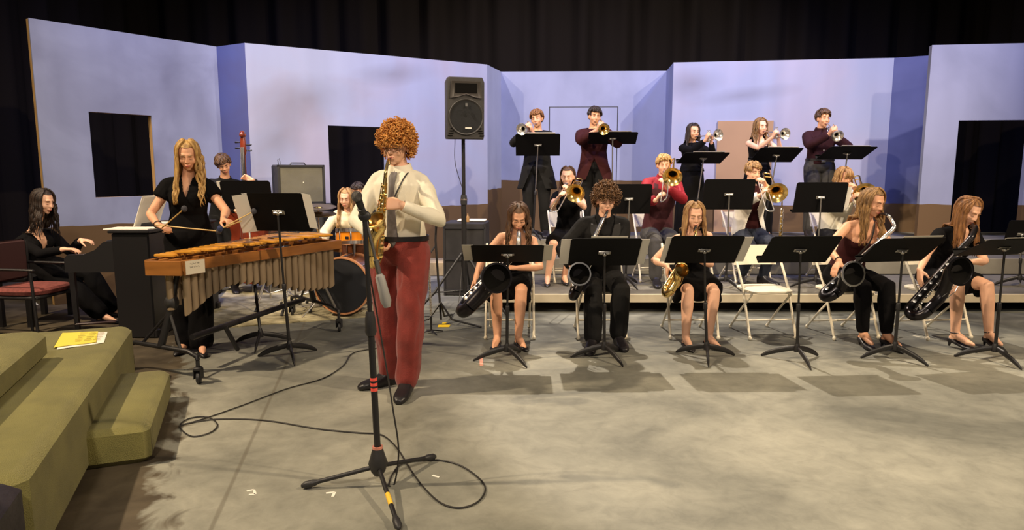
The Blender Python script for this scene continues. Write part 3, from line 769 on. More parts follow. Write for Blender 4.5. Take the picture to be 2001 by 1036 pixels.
# angled panel with blue shade put into its colour; then the nearest right flat
flat('panel with deep blue shade painted in, angled between the two right-hand lavender flats', pH, (5.87, 9.92), flat_mat('painted_shade_right', srgb(84, 92, 146), srgb(70, 78, 130), 1.02), edge=M_curt)
pJ, pK = (5.42, 9.11), (7.7, 8.82)
hJ = hole(pJ, pK, [(1874, 235), (1998, 235), (1998, 500), (1874, 500)]); hJ = (hJ[0], hJ[0] + .86, 0, hJ[3])
mU = flat_mat('lavender_paint_far_right', srgb(144, 150, 184), srgb(132, 138, 170), 1.05)
flat('lavender flat at far right with a tall black doorway behind the red-haired saxophonist', pJ, pK, mU, [hJ], edge=mU)

# --- green carpeted steps
M_carp = mat('olive_carpet', srgb(126, 120, 66), .95, noise_amt=.13, scale=5, bump=.8, bscale=260, sheen=.1)
dA = V((.365, -.931, 0)); nA = V((-.931, -.365, 0))
def slab(name, label, c, L, W, z, th, bev=.035, m=None, start=0):
    a = V(c); g = G(); M = Mat(a, dA, nA * -1, V((0, 0, 1)))
    g.box((start + L / 2, -W / 2, z - th / 2), (L, W, th), M, bev)
    return tag(obj(name, g, m or M_carp, None, 'auto', org=a), label, 'steps' if name == 'carpeted_step' else 'platform')
slab('carpeted_platform', 'large olive green carpeted platform at lower left with yellow programs on it', (-2.73, 4.8, 0), 2.62, 2.6, .4, .4)
slab('carpeted_platform', 'raised olive green carpeted block on the big platform, cut by the left frame edge', (-2.74, 3.93, 0), 1.9, 2.0, .572, .17)
g = G(); M = Mat(V((-2.265, 4.385, 0)), dA, nA * -1, V((0, 0, 1))); g.box((.55, -.175, .1), (1.1, .345, .2), M, .03)
tag(obj('carpeted_step', g, M_carp, None, 'auto', org=(-2.265, 4.385, 0)), 'small low olive carpeted step against the side of the large platform', 'steps')
g = G(); M = Mat(V((-1.765, 2.335, 0)), dA, nA * -1, V((0, 0, 1))); g.box((.45, -.35, .2), (.9, .7, .40), M, .03)
tag(obj('vinyl_block', g, mat('dark_vinyl', (.022, .018, .022), .5, noise_amt=.4, scale=9, bump=.3), None, 'auto', org=(-1.765, 2.335, 0)), 'worn dark vinyl-covered block at the bottom left corner beside the carpet', 'block')
# things on the platform
def quad_sheet(name, label, cat, pts, m, th=.0015, group=None, wob=0):
    g = G(); c = sum((V(p) for p in pts), V()) / 4; n = 6; top_, bot = [], []
    for i in range(n + 1):
        for j in range(n + 1):
            a = V(pts[0]).lerp(V(pts[1]), i / n); b = V(pts[3]).lerp(V(pts[2]), i / n); p = a.lerp(b, j / n)
            p += V((0, 0, wob * math.sin(i * 1.1) * math.sin(j * .8 + 1)))
            top_.append(p + V((0, 0, th))); bot.append(p)
    k = len(top_); fs = []
    for i in range(n):
        for j in range(n):
            q = (i * (n + 1) + j, (i + 1) * (n + 1) + j, (i + 1) * (n + 1) + j + 1, i * (n + 1) + j + 1); fs.append(q); fs.append(tuple(x + k for x in q[::-1]))
    g.add(top_ + bot, fs); return tag(obj(name, g, m, None, False, org=c), label, cat, group)
M_yel = mat('yellow_paper', srgb(226, 206, 78), .8)
z = .402
for i, (dx, m_, lab) in enumerate(((.03, M_paper, 'bottom white sheet sticking out under the yellow programs'), (.0, M_yel, 'yellow printed concert program lying on top of the pile on the green platform'))):
    a, b_, c_, d_ = atz(105 + dx * 200, 681 + dx * 90, z), atz(188 + dx * 500, 670, z), atz(192 + dx * 600, 649, z), atz(122, 652, z)
    q = quad_sheet('concert_program' if i else 'loose_sheet', lab, 'program' if i else 'paper', [p + V((0, 0, .004 * i)) for p in (a, b_, c_, d_)], m_, wob=.002)
g = G()
for r_ in range(9):
    p0 = atz(140, 661, .41); 
    for k_ in range(3): g.box((-2.80 - .012 * r_ + k_ * .05, 4.29 + .028 * r_ + k_ * .02, .4092), (.03 + .01 * ((r_ * 7 + k_) % 3), .004, .0006))
prog = [o for o in bpy.data.objects if o.name.startswith('concert_program')][0]
oo = obj('printed_text', g, mat('ink', (.25, .2, .05), .8), None, False); oo.location = -prog.location; oo.parent = prog; oo['kind'] = 'stuff'
g = G(); a, b_ = atz(150, 634, .415), atz(222, 629, .415); g.tube([a, a.lerp(b_, .15), b_], [.012, .016, .016], 8, True, .6); tag(obj('pencil_case', g, mat('dark_maroon', (.03, .012, .012), .4), None, org=a), 'slim dark case lying on the far edge of the green platform', 'case')
# --- risers
M_rtop = mat('riser_deck', srgb(98, 94, 84), .8, noise_amt=.2, scale=3, bump=.2); M_redge = mat('riser_edge', srgb(182, 170, 146), .6, noise_amt=.08, scale=6)
M_rgrey = mat('riser_side', srgb(128, 122, 104), .75, noise_amt=.1, scale=4)
def riser(label, x0, x1, y0, y1, z, skirt, me=None):
    t = thing('stage_riser', label, 'riser', ((x0 + x1) / 2, y0, 0)); g = G().box(((x0 + x1) / 2, (y0 + y1) / 2 + .02, z - .02), (x1 - x0, y1 - y0 - .04, .04)); obj('deck', g, M_rtop, t, False)
    obj('edge_trim', G().box(((x0 + x1) / 2, y0 + .02, z - skirt / 2 + .002), (x1 - x0, .04, skirt), None, .004), me or M_redge, t, False)
    n = int((x1 - x0) / 1.2) + 1
    for i in range(n):
        xx = x0 + .25 + (x1 - x0 - .5) * i / (n - 1)
        for yy in (y0 + .28, y1 - .1): obj('support_leg', G().box((xx, yy, (z - .04) / 2), (.05, .05, z - .04)), M_blackp, t, False)
riser('lowest wooden riser with a cream front edge, holding the trombone row', -.38, 7.2, 7.1, 8.48, .2, .09)
riser('middle riser step behind the trombone chairs', -.2, 7.2, 8.5, 8.88, .4, .2, M_rgrey)
riser('top riser on which the five trumpeters stand', -.1, 7.2, 8.9, 10.0, .6, .2, M_rgrey)
# --- drum rug
def rug():
    m = mat('cream_rug', srgb(196, 186, 150), .95, col2=srgb(118, 110, 82), scale=5, bump=.6, bscale=120); g = G(); g.prism([(-3.0, 6.3), (-1.35, 6.95), (-1.5, 8.9), (-3.7, 8.9)], 0, .012)
    tag(obj('rug', g, m, None, False, org=(-2.4, 7.6, 0)), 'cream patterned rug under the drum kit and marimba', 'rug')
rug()
# --- tape marks on the floor
M_tape = mat('white_tape', srgb(232, 228, 215), .7)
def tape(label, segs, m=M_tape, name='tape_mark'):
    g = G(); c = None
    for (u0, v0, u1, v1, w_) in segs:
        a, b_ = atz(u0, v0, .0015), atz(u1, v1, .0015); c = c or a; d = (b_ - a); L = d.length; x, y = d.normalized(), V((-d.y, d.x, 0)).normalized()
        g.box((0, 0, 0), (L, w_, .0015), Mat((a + b_) / 2, x, y, V((0, 0, 1))))
    tag(obj(name, g, m, None, False, org=(c.x, c.y, 0)), label, 'tape')
tape('small hook of white tape on the floor left of the microphone stand base', [(482, 960, 496, 957, .012), (496, 957, 499, 966, .012), (486, 967, 499, 966, .012)])
tape('white tape mark on the floor just below the microphone stand left leg', [(637, 964, 654, 962, .014), (654, 962, 650, 971, .014)])
tape('short curved white tape scrap right of the microphone stand base', [(845, 929, 858, 933, .012)])
tape('pink tape strip on the floor by the leftmost front music stand', [(940, 700, 941, 715, .028)], mat('pink_tape', srgb(222, 160, 140), .7))
# --- folding chairs
def folding_chair():
    t = thing('folding_chair', '', 'chair', (0, 0, 0), 'white folding chairs of the band'); w_ = .215
    g = G(); g.loft([(V((0, 0, z_)), V((1, 0, 0)), V((0, 1, 0)), .205 - d_, .2 - d_) for z_, d_ in ((.405, .015), (.415, 0), (.43, 0), (.438, .012))], 28, 5); obj('seat', g, M_ivory, t)
    g = G(); y0, z0_, y1, z1_ = .195, .62, .235, .80; rw = []
    for i in range(9):
        x = -w_ + .01 + (2 * w_ - .02) * i / 8; bow = .022 * math.cos(x / w_ * 1.57)
        rw.append([V((x, y0 + bow, z0_)), V((x, y0 + bow + .012, z0_)), V((x, y1 + bow + .012, z1_)), V((x, y1 + bow, z1_))])
    g.rings(rw); obj('backrest', g, M_ivory, t)
    for sg in (-1, 1):
        g = G(); g.tube([(sg * (w_ + .0), -.215, .02), (sg * w_, -.03, .44), (sg * w_, .235, .81)], .0115, 10, True); g.ell((sg * w_, -.217, .018), (.017, .017, .02)); obj('front_leg', g, M_ivory, t)
        g = G(); g.tube([(sg * (w_ - .03), .27, .015), (sg * (w_ - .03), .06, .22), (sg * (w_ - .03), -.15, .40)], .010, 10, True); g.ell((sg * (w_ - .03), .27, .016), (.015, .015, .018)); obj('rear_leg', g, M_ivory, t)
    obj('crossbar', G().tube([(-w_, -.15, .165), (w_, -.15, .165)], .008, 8), M_ivory, t)
    obj('crossbar', G().tube([(-w_ + .03, .205, .085), (w_ - .03, .205, .085)], .008, 8), M_ivory, t)
    return t
FC = folding_chair()
chairs = [(-.02, 6.17, 0, 0, 'white folding chair under the curly-haired girl at left of the front row'),
          (.80, 6.17, 0, 2, 'white folding chair under the curly-haired boy in the black suit'),
          (1.63, 6.17, 0, 0, 'white folding chair under the girl with the gold alto saxophone'),
          (2.31, 6.17, 0, 6, 'empty white folding chair in the front row'),
          (3.05, 6.17, 0, 8, 'white folding chair under the woman in the strapless maroon top'),
          (3.88, 6.17, 0, 8, 'white folding chair under the red-haired girl at far right of the front row'),
          (.68, 8.06, .2, 8, 'white folding chair under the girl playing trombone on the riser'),
          (1.70, 8.1, .2, 4, 'white folding chair under the trombonist in the red shirt'),
          (2.78, 8.06, .2, 8, 'white folding chair under the trombonist in the white jacket'),
          (3.84, 8.1, .2, 0, 'white folding chair under the trombonist whose hair hides his face')]
for i, (x, y, z_, rz, lab) in enumerate(chairs):
    if i == 0: FC.location = (x, y, z_); FC['label'] = lab
    else: dup(FC, (x, y, z_), R(rz), lab)
# --- music stands
def music_stand(label, base, deskc, w_=.53, h=.32, tilt=45, yaw=0, deskyaw=None, legrot=0, metal=None, group='black music stands'):
    """deskc: world centre of the desk; tilt: lean of the top edge towards the audience, 0 = upright"""
    base = V(base); t = thing('music_stand', label, 'music stand', base, group); D = V(deskc); a = R(tilt); yw = R(deskyaw if deskyaw is not None else yaw)
    x = V((math.cos(yw), math.sin(yw), 0)); f_ = V((math.sin(yw), -math.cos(yw), 0)); up = (f_ * math.sin(a) + V((0, 0, 1)) * math.cos(a)); nn = up.cross(x)
    M = Mat(D, x, nn, up); g = G(); r_ = .018
    pl = [(-w_ / 2, -h / 2), (w_ / 2, -h / 2), (w_ / 2 - .0, h / 2 - r_), (w_ / 2 - r_, h / 2), (-w_ / 2 + r_, h / 2), (-w_ / 2, h / 2 - r_)]
    g.rings([[M @ V((p[0], -.002, p[1])) for p in pl], [M @ V((p[0], .002, p[1])) for p in pl]])
    g.box((0, .028, -h / 2), (w_, .055, .004), M); g.box((0, .055, -h / 2 + .008), (w_, .003, .02), M)
    obj('desk', g, M_desk, t, False)
    back = D - nn * .02
    g = G(); g.cyl(M @ V((-.035, -.012, 0)), M @ V((.035, -.012, 0)), .011, 12); g.ell(M @ V((0, -.02, -.003)), .017); g.box((0, -.006, 0), (.10, .008, .035), M, .003); obj('tilt_knob', g, M_steel, t)
    top_ = back - V((0, 0, .01)); B = V((base.x, base.y, base.z)); mid = V((B.x, B.y, B.z)) + (top_ - B) * .5
    obj('upper_pole', G().tube([top_, mid], .0085, 10), M_steel if metal else M_black, t)
    g = G(); g.tube([mid + (top_ - mid).normalized() * .02, B + V((0, 0, .10))], .0125, 10); g.lathe(mid, (top_ - B), [(-.02, .0165), (.03, .0165), (.035, .013)], 12); obj('lower_pole', g, M_black, t)
    obj('hub', G().lathe(B + V((0, 0, .075)), (0, 0, 1), [(0, .012), (0, .024), (.03, .026), (.06, .018), (.075, .013)], 14), M_black, t)
    for k_ in range(3):
        an = R(legrot + 120 * k_ - 90); dd = V((math.cos(an), math.sin(an), 0)); pts = [B + dd * r__ + V((0, 0, z_)) for r__, z_ in ((.01, .105), (.08, .088), (.16, .062), (.22, .036), (.262, .012))]
        g = G(); g.tube(pts, [.019, .022, .021, .018, .010], 10, True, .55, hint=dd.cross(V((0, 0, 1)))); obj('leg', g, M_black, t)
    return M
def sheet(label, M, x0, x1, z0, z1, bend=0, m=None, group='sheet music on the stands'):
    """paper lying on the player's side of a desk; desk coordinates"""
    g = G(); n = 6; vs, fs = [], []
    for i in range(n + 1):
        x = x0 + (x1 - x0) * i / n
        over = max(0, abs(x) - .2)
        for z_ in (z0, z1): vs += [M @ V((x, .005 + bend * over, z_)), M @ V((x, .0065 + bend * over, z_))]
    g.rings([[vs[i * 4], vs[i * 4 + 1], vs[i * 4 + 3], vs[i * 4 + 2]] for i in range(n + 1)])
    return tag(obj('sheet_music', g, m or M_paperg, None, False, org=M @ V(((x0 + x1) / 2, 0, z0))), label, 'sheet music', group)
F = [((-.04, 5.27), (992, 496), .55, 60, 0, 35, 'leftmost front stand, facing the curly-haired girl'),
     ((.74, 5.33), (1181, 493), .545, 44, 1, 25, 'second front stand, facing the boy in the black suit'),
     ((1.56, 5.33), (1376, 488), .56, 44, 1, -12, 'third front stand, facing the girl with the gold alto saxophone'),
     ((2.26, 5.27), (1563, 488), .55, 46, 4, 0, 'front stand before the empty folding chair'),
     ((3.07, 5.33), (1762, 489), .57, 50, 10, 30, 'front stand before the woman in the maroon top'),
     ((3.83, 5.27), (1962, 483), .60, 62, 12, 5, 'rightmost front stand, cut by the right frame edge')]
MS = []
for b_, d_, w_, tl, yw, lr, lab in F:
    MS.append(music_stand('black music stand, ' + lab, (*b_, 0), at(d_[0], d_[1], b_[1] - .04), w_, .33, tl, yw, None, lr))
s1 = 'sheet music'
sheet('wide pale sheets overhanging both sides of the leftmost front stand', MS[0], -.345, .345, -.15, .155)
sheet('wide pale sheets overhanging both sides of the second front stand', MS[1], -.345, .335, -.155, .15)
sheet('white page edge rising above the second front stand', MS[1], -.12, .16, -.1, .185, m=M_paper)
sheet('wide pale sheets overhanging both sides of the third front stand', MS[2], -.32, .35, -.155, .145)
sheet('white page lying on the front stand before the woman in the maroon top', MS[4], -.1, .24, -.15, .185, m=M_paper)
sheet('white pages along the top edge of the rightmost front stand', MS[5], -.15, .28, -.15, .18, m=M_paper)
T2 = [((1.72, 7.55), (1226, 389), .40, 'black music stand behind the boy in the black suit, on the lowest riser', 6),
      ((2.38, 7.5), (1424, 380), .56, 'black music stand left of the trombonist in the white jacket', 2),
      ((3.38, 7.5), (1603, 386), .57, 'black music stand hiding the long-haired trombonist, on the lowest riser', 2)]
T2[0] = ((1.28, 7.6), (1229, 389), .50, T2[0][3], 6)
for b_, d_, w_, lab, tl in T2:
    M_ = music_stand(lab, (*b_, .2), at(d_[0], d_[1], b_[1] - .03), w_, .34, 14, tl, None, 20, True)
    if 'hiding' in lab: sheet('cream pages overhanging the right side of the stand of the long-haired trombonist', M_, .1, .335, -.15, .12, m=M_paper)
music_stand('black music stand at the far right edge behind the red-haired girl', (5.72, 7.6, .2), at(1995, 458, 7.55), .36, .33, 14, 4, None, 20, True)
T3 = [((.28, 8.98), (1051, 283), .57, 35, -2, 'black music stand before the trumpeter in the long black coat'), ((1.32, 8.98), (1197, 270), .62, 66, -4, 'black music stand before the trumpeter in the maroon blazer'),
      ((2.38, 8.98), (1374, 309), .60, 66, 8, 'black music stand before the dark-haired girl with a trumpet'), ((3.30, 8.98), (1517, 303), .60, 58, 10, 'black music stand before the sleeveless girl with a trumpet'),
      ((4.28, 8.98), (1655, 299), .68, 62, 12, 'black music stand before the trumpeter in the dark maroon shirt')]
for b_, d_, w_, tl, yw, lab in T3:
    M_ = music_stand(lab, (*b_, .6), at(d_[0], d_[1], b_[1] - .08), w_, .33, tl, yw, None, 20, True)
    sheet('pages lying on the ' + lab[6:], M_, -.2, .22, -.14, .182, m=M_paper)
# left side stands
M1 = music_stand('black music stand in front of the marimba, holding tall pages at both sides', (-1.79, 5.35, 0), at(545, 415, 5.3), .47, .33, 24, -8, None, 25)
sheet('tall cream page overhanging the left side of the marimba stand', M1, -.33, -.2, -.17, .155, -.3, M_paper); sheet('tall cream page overhanging the right side of the marimba stand', M1, .19, .30, -.13, .165, -.3, M_paper)
M2 = music_stand('black music stand before the double bass player', (-2.17, 5.75, 0), at(482, 381, 6.3), .47, .27, 14, -3, None, 10, True)
sheet('white page at the left edge of the bass player\'s stand', M2, -.26, -.15, -.13, .13, -.2, M_paper)
# --- loudspeaker on tripod
def speaker():
    sp_ = V((-.51, 7.25, 0)); t = thing('speaker_stand', 'black tripod pole stand carrying the loudspeaker', 'stand', sp_)
    obj('pole', G().tube([sp_ + V((0, 0, .35)), sp_ + V((0, 0, 1.86))], .019, 12), M_black, t)
    obj('collar', G().lathe(sp_ + V((0, 0, 1.14)), (0, 0, 1), [(0, .02), (0, .034), (.05, .036), (.10, .03), (.10, .02)], 16), M_blackp, t)
    obj('collar_band', G().lathe(sp_ + V((0, 0, 1.185)), (0, 0, 1), [(0, .037), (.018, .037)], 16), M_chrome, t)
    obj('lower_tube', G().tube([sp_ + V((0, 0, .2)), sp_ + V((0, 0, 1.14))], .026, 12), M_black, t)
    for an in (205, 325, 85):
        d = V((math.cos(R(an)), math.sin(R(an)), 0)); g = G().tube([sp_ + V((0, 0, .62)) + d * .03, sp_ + d * .34 + V((0, 0, .22)), sp_ + d * .56 + V((0, 0, .015))], .014, 10, True); g.tube([sp_ + V((0, 0, .22)) + d * .02, sp_ + d * .34 + V((0, 0, .22))], .008, 8); obj('leg', g, M_black, t)
    c = at(905, 213, 7.25); M = Matrix.Translation(c) @ Matrix.Rotation(R(14), 4, 'Z') @ Matrix.Rotation(R(3), 4, 'X')
    t = thing('loudspeaker', 'black moulded loudspeaker with round woofer, up on the pole left of the trumpets', 'loudspeaker', c)
    w_, h, d = .385, .62, .34; g = G()
    def sec(y, k, zz=1): return [M @ V((x, y, z_)) for x, z_ in [(-w_ / 2 * k * .96, -h / 2 * zz), (w_ / 2 * k * .96, -h / 2 * zz), (w_ / 2 * k, -h / 2 * zz + .03), (w_ / 2 * k, h / 2 * zz - .05), (w_ / 2 * k * .88, h / 2 * zz), (-w_ / 2 * k * .88, h / 2 * zz), (-w_ / 2 * k, h / 2 * zz - .05), (-w_ / 2 * k, -h / 2 * zz + .03)]]
    g.rings([sec(-d / 2, .96, .97), sec(-d / 2 + .02, 1, 1), sec(.0, 1, 1), sec(d / 2, .7, .9)]); obj('cabinet', g, mat('speaker_shell', (.035, .031, .028), .55, bump=.3, bscale=220), t)
    y = -d / 2 - .001; g = G(); g.lathe(M @ V((0, y + .02, -.085)), M.to_3x3() @ V((0, -1, 0)), [(0, .182), (.028, .182), (.032, .176), (.026, .164), (.02, .162)], 40); obj('woofer_rim', g, mat('speaker_shell', (0, 0, 0)), t)
    g = G(); g.lathe(M @ V((0, y + .01, -.085)), M.to_3x3() @ V((0, -1, 0)), [(0, .001), (.012, .001), (.019, .06), (.018, .162)], 40); obj('woofer_grille', g, mat('speaker_mesh', (.004, .004, .0045), .8, bump=.8, bscale=400), t)
    g = G(); secs = []
    for k_, yy in ((1, -.003), (.98, -.014), (.74, -.002), (.35, .06)):
        secs.append([M @ V((x * k_, y + yy if yy < .05 else y - .0005, .185 + z_ * k_)) for x, z_ in ((-.165, -.085), (-.09, -.075), (0, -.045), (.09, -.075), (.165, -.085), (.15, .085), (-.15, .085))])
    g.rings(secs[:2] + secs[2:3]); obj('horn_flare', g, mat('speaker_horn', (.05, .042, .036), .45), t)
    g = G().box((0, y - .006, .20), (.225, .006, .095), M, .002); obj('horn_throat', g, M_void, t)
    for sg in (-1, 1):
        g = G()
        for k_ in range(4): g.box((sg * (.135 + .01 * k_), y - .003, -.2 - .024 * k_ + .0), (.05 + .008 * k_ * 0, .006, .008), M @ Matrix.Translation((0, 0, 0)))
        obj('port_slots', g, M_void, t)
    obj('badge', G().box((.02, y - .025, -.195), (.065, .005, .014), M), M_paper, t)
    obj('badge', G().box((0, y - .022, .035), (.022, .005, .032), M), M_steel, t)
    # cable drooping from the cabinet
    a = M @ V((-.09, -.02, -.31)); tag(obj('speaker_cable', G().tube(spline([a, a + V((.0, 0, -.25)), a + V((.08, .02, -.55)), V((-.535, 7.26, 1.2)), V((-.54, 7.25, .5)), V((-.6, 7.0, .02)), V((-.9, 6.9, .008))]), .004, 6), M_black, None, org=a), 'thin black cable hanging from the loudspeaker down its pole', 'cable')
speaker()
tape('yellow gaffer tape patch on the floor at the loudspeaker tripod foot', [(856, 637, 879, 637, .10), (864, 632, 872, 632, .08)], mat('yellow_tape', srgb(240, 200, 20), .6))
# --- black cart with bits on top, behind the loudspeaker stand
def cart():
    t = thing('equipment_cart', 'black box-shaped equipment case standing behind the loudspeaker pole', 'case', (-.55, 8.35, 0)); M = Matrix.Translation((-.55, 8.35, 0)) @ Matrix.Rotation(R(-4), 4, 'Z')
    obj('case_body', G().box((0, 0, .44), (.50, .5, .88), M, .012), mat('black_case', (.018, .016, .016), .6, noise_amt=.3, scale=6), t)
    g = G()
    for z_ in (.07, .44, .82): g.box((0, -.255, z_), (.49, .012, .02), M)
    for x in (-.245, .245): g.box((x, -.255, .44), (.02, .012, .87), M)
    obj('edge_rails', g, M_blackp, t)
    tag(obj('paper_towel', G().box((.06, .02, .895), (.34, .2, .02), M, .006), M_paper, None, org=M @ V((.06, .02, .885))), 'crumpled white sheets on top of the black equipment case', 'paper')
    p = M @ V((.02, -.08, .881)); g = G().lathe(p, (0, 0, 1), [(0, .001), (0, .02), (.06, .02), (.08, .008), (.10, .008), (.10, .001)], 12); tag(obj('small_bottle', g, mat('amber_glass', (.35, .2, .08), .2), None, org=p), 'small amber bottle on top of the black equipment case', 'bottle')
cart()
g = G(); 
for y_, z_ in ((10.0, .06), (10.3, .16)): g.box((-1.0, y_, z_), (.9, .22, .12))
tag(obj('wooden_step_unit', G().box((-1.05, 9.9, .10), (.75, .5, .2), None, .01), mat('raw_wood', srgb(150, 132, 100), .8, noise_amt=.2, scale=8), None, org=(-1.05, 9.9, 0)), 'low wooden platform lying against the scenery behind the soloist\'s elbow', 'platform')
# --- instrument stands near the soloist
def flute():
    b_ = V((-.75, 6.2, 0)); t = thing('flute_stand', 'small black floor peg stand holding the flute', 'instrument stand', b_)
    for k_ in range(4):
        an = R(30 + 90 * k_); obj('foot', G().tube([b_ + V((0, 0, .03)), b_ + V((math.cos(an) * .11, math.sin(an) * .11, .008))], [.012, .008], 8, True, .6), M_black, t)
    obj('peg', G().tube([b_ + V((0, 0, .02)), b_ + V((0, 0, .16))], .009, 8), M_black, t)
    t = thing('flute', 'silver flute standing upright on a peg right of the soloist\'s red trousers', 'flute', b_ + V((0, 0, .09))); tp = b_ + V((-.015, 0, .80))
    obj('tube', G().tube([b_ + V((0, 0, .17)), tp], .0098, 12), M_silver, t)
    for k_ in range(16):
        p = (b_ + V((0, 0, .17))).lerp(tp, .03 + .038 * k_); obj('key', G().lathe(p + V((.004 * (-1) ** k_, -.009, 0)), (0, -1, 0), [(0, .009), (.006, .0095), (.007, .001)], 10), M_silver, t)
    obj('lip_plate', G().ell(b_ + V((-.014, -.008, .72)), (.012, .006, .02)), M_silver, t)
flute()
def sstand():
    b_ = at(862, 640, 6.55); b_.z = 0; t = thing('instrument_stand', 'tall black metal guitar-style instrument stand with forked top, between soloist and loudspeaker', 'instrument stand', b_)
    top_ = at(851, 470, 6.7); obj('pole', G().tube([b_ + V((0, 0, .05)), top_, at(852, 440, 6.7)], .011, 8), M_black, t)
    g = G(); a = at(851, 480, 6.7); g.tube([a, at(837, 500, 6.6), at(835, 515, 6.55)], .008, 8, True); g.tube([at(851, 462, 6.7), at(856, 420, 6.65), at(862, 412, 6.6)], .007, 8, True); g.tube([at(851, 440, 6.7), at(846, 380 + 30, 6.7)], .007, 8, True); obj('fork', g, M_black, t)
    for an in (-20, 190, 80):
        d = V((math.cos(R(an)), math.sin(R(an)), 0)); obj('leg', G().tube([b_ + V((0, 0, .22)), b_ + d * .12 + V((0, 0, .06)), b_ + d * .42 + V((0, 0, .012))], .010, 8, True), M_black, t)
sstand()
# --- microphone on tripod boom stand
def mic():
    b_ = V((-.64, 3.10, 0)); t = thing('microphone_stand', 'black tripod microphone stand with red tape bands, in front of the soloist', 'microphone stand', b_)
    hub = at(741, 922, 3.12); hub = V((b_.x + .0, b_.y, .17)); top_ = at(712, 418, 3.12)
    def pp(k_): return hub.lerp(top_, k_)
    obj('hub', G().lathe(b_ + V((0, 0, .055)), (0, 0, 1), [(0, .02), (.02, .034), (.06, .046), (.10, .034), (.135, .024), (.14, .016)], 20), M_blackp, t)
    obj('ring', G().lathe(b_ + V((0, 0, .188)), (0, 0, 1), [(0, .018), (0, .025), (.012, .025), (.012, .018)], 20), mat('copper_ring', srgb(200, 130, 110), .35), t)
    obj('lower_pole', G().tube([hub, pp(.54)], .0155, 14), M_black, t)
    for k_, c_ in ((.265, 1), (.287, 1), (.309, 1)): obj('red_tape_band', G().tube([pp(k_), pp(k_ + .013)], .0162, 14), mat('red_tape', srgb(235, 84, 70), .6), t)
    obj('clutch', G().tube([pp(.50), pp(.515), pp(.57), pp(.60)], [.020, .027, .024, .018], 14), M_blackp, t)
    obj('upper_pole', G().tube([pp(.58), top_], .011, 12), M_black, t)
    obj('boom_clamp', G().ell(top_ + V((0, 0, -.01)), (.03, .02, .026)), M_blackp, t)
    e0 = at(702, 398, 3.05); e1 = at(757, 600, 3.16)
    d = (e1 - top_).normalized(); obj('boom_arm', G().tube([top_ - d * .03, e1 - d * .12], .007, 10), M_steel, t)
    obj('boom_clutch', G().tube([top_ + d * .22, top_ + d * .3], .0125, 10), M_steel, t)
    obj('counterweight', G().tube([e1 - d * .17, e1 - d * .15, e1 - d * .03, e1], [.008, .022, .026, .016], 14), mat('grey_weight', (.30, .29, .27), .5), t)
    ends = [atz(597, 948, .02), atz(846, 893, .02), atz(778, 1028, .02)]
    for i, e in enumerate(ends):
        s0 = b_ + V((0, 0, .10)); g = G().tube([s0, e], .0105, 12); o = obj('leg', g, M_black, t)
        dd = (e - s0).normalized(); q = obj('rubber_foot', G().tube([e - dd * .06, e - dd * .04, e, e + dd * .01], [.011, .0165, .0175, .012], 12, True), M_blackp, None); q.parent = o; q.location = -b_
        if i == 2: q = obj('yellow_sticker', G().tube([s0.lerp(e, .5), s0.lerp(e, .68)], .0112, 12), mat('yellow_sticker', srgb(238, 190, 60), .5), None); q.parent = o; q.location = -b_
    m_ = thing('microphone', 'black handheld microphone with round grille tipped towards the saxophone bell', 'microphone', top_); tip = at(699, 388, 3.07); dd = (tip - top_); dn = dd.normalized()
    base = top_ - dn * .04 + V((0, 0, .02))
    obj('handle', G().tube([base - V((0, 0, .03)), tip - dn * .01], [.010, .018], 14, True), M_black, m_); obj('grille', G().ell(tip + dn * .012, .025), mat('mic_mesh', (.16, .15, .14), .4, .8, bump=1, bscale=600), m_)
    obj('clip', G().tube([top_ - dn * .01, top_ + dn * .05 - V((0, 0, .014))], .017, 10), M_blackp, m_)
    M_cab = mat('rubber_cable', (.02, .018, .016), .5)
    hang = [base - V((0, 0, .04)), at(712, 480, 3.18), at(727, 560, 3.2), at(752, 700, 3.17), at(768, 800, 3.13), at(779, 880, 3.1)]
    fl = [atz(*p, .006) for p in ((771, 945), (760, 948), (768, 925), (790, 905), (850, 899), (900, 910), (945, 945), (940, 975), (905, 992), (865, 985), (830, 955), (800, 915), (775, 875), (745, 850), (700, 846), (620, 838), (520, 822), (430, 819), (365, 828), (352, 836), (375, 853), (410, 846), (425, 830), (405, 815), (370, 818), (354, 830), (400, 818), (480, 790), (560, 760), (630, 740), (670, 715), (690, 690), (740, 680))]
    tag(obj('microphone_cable', G().tube(spline(hang + fl, 7), .0042, 7), M_cab, None, org=fl[0]), 'long black microphone cable looping across the grey floor', 'cable')
mic()
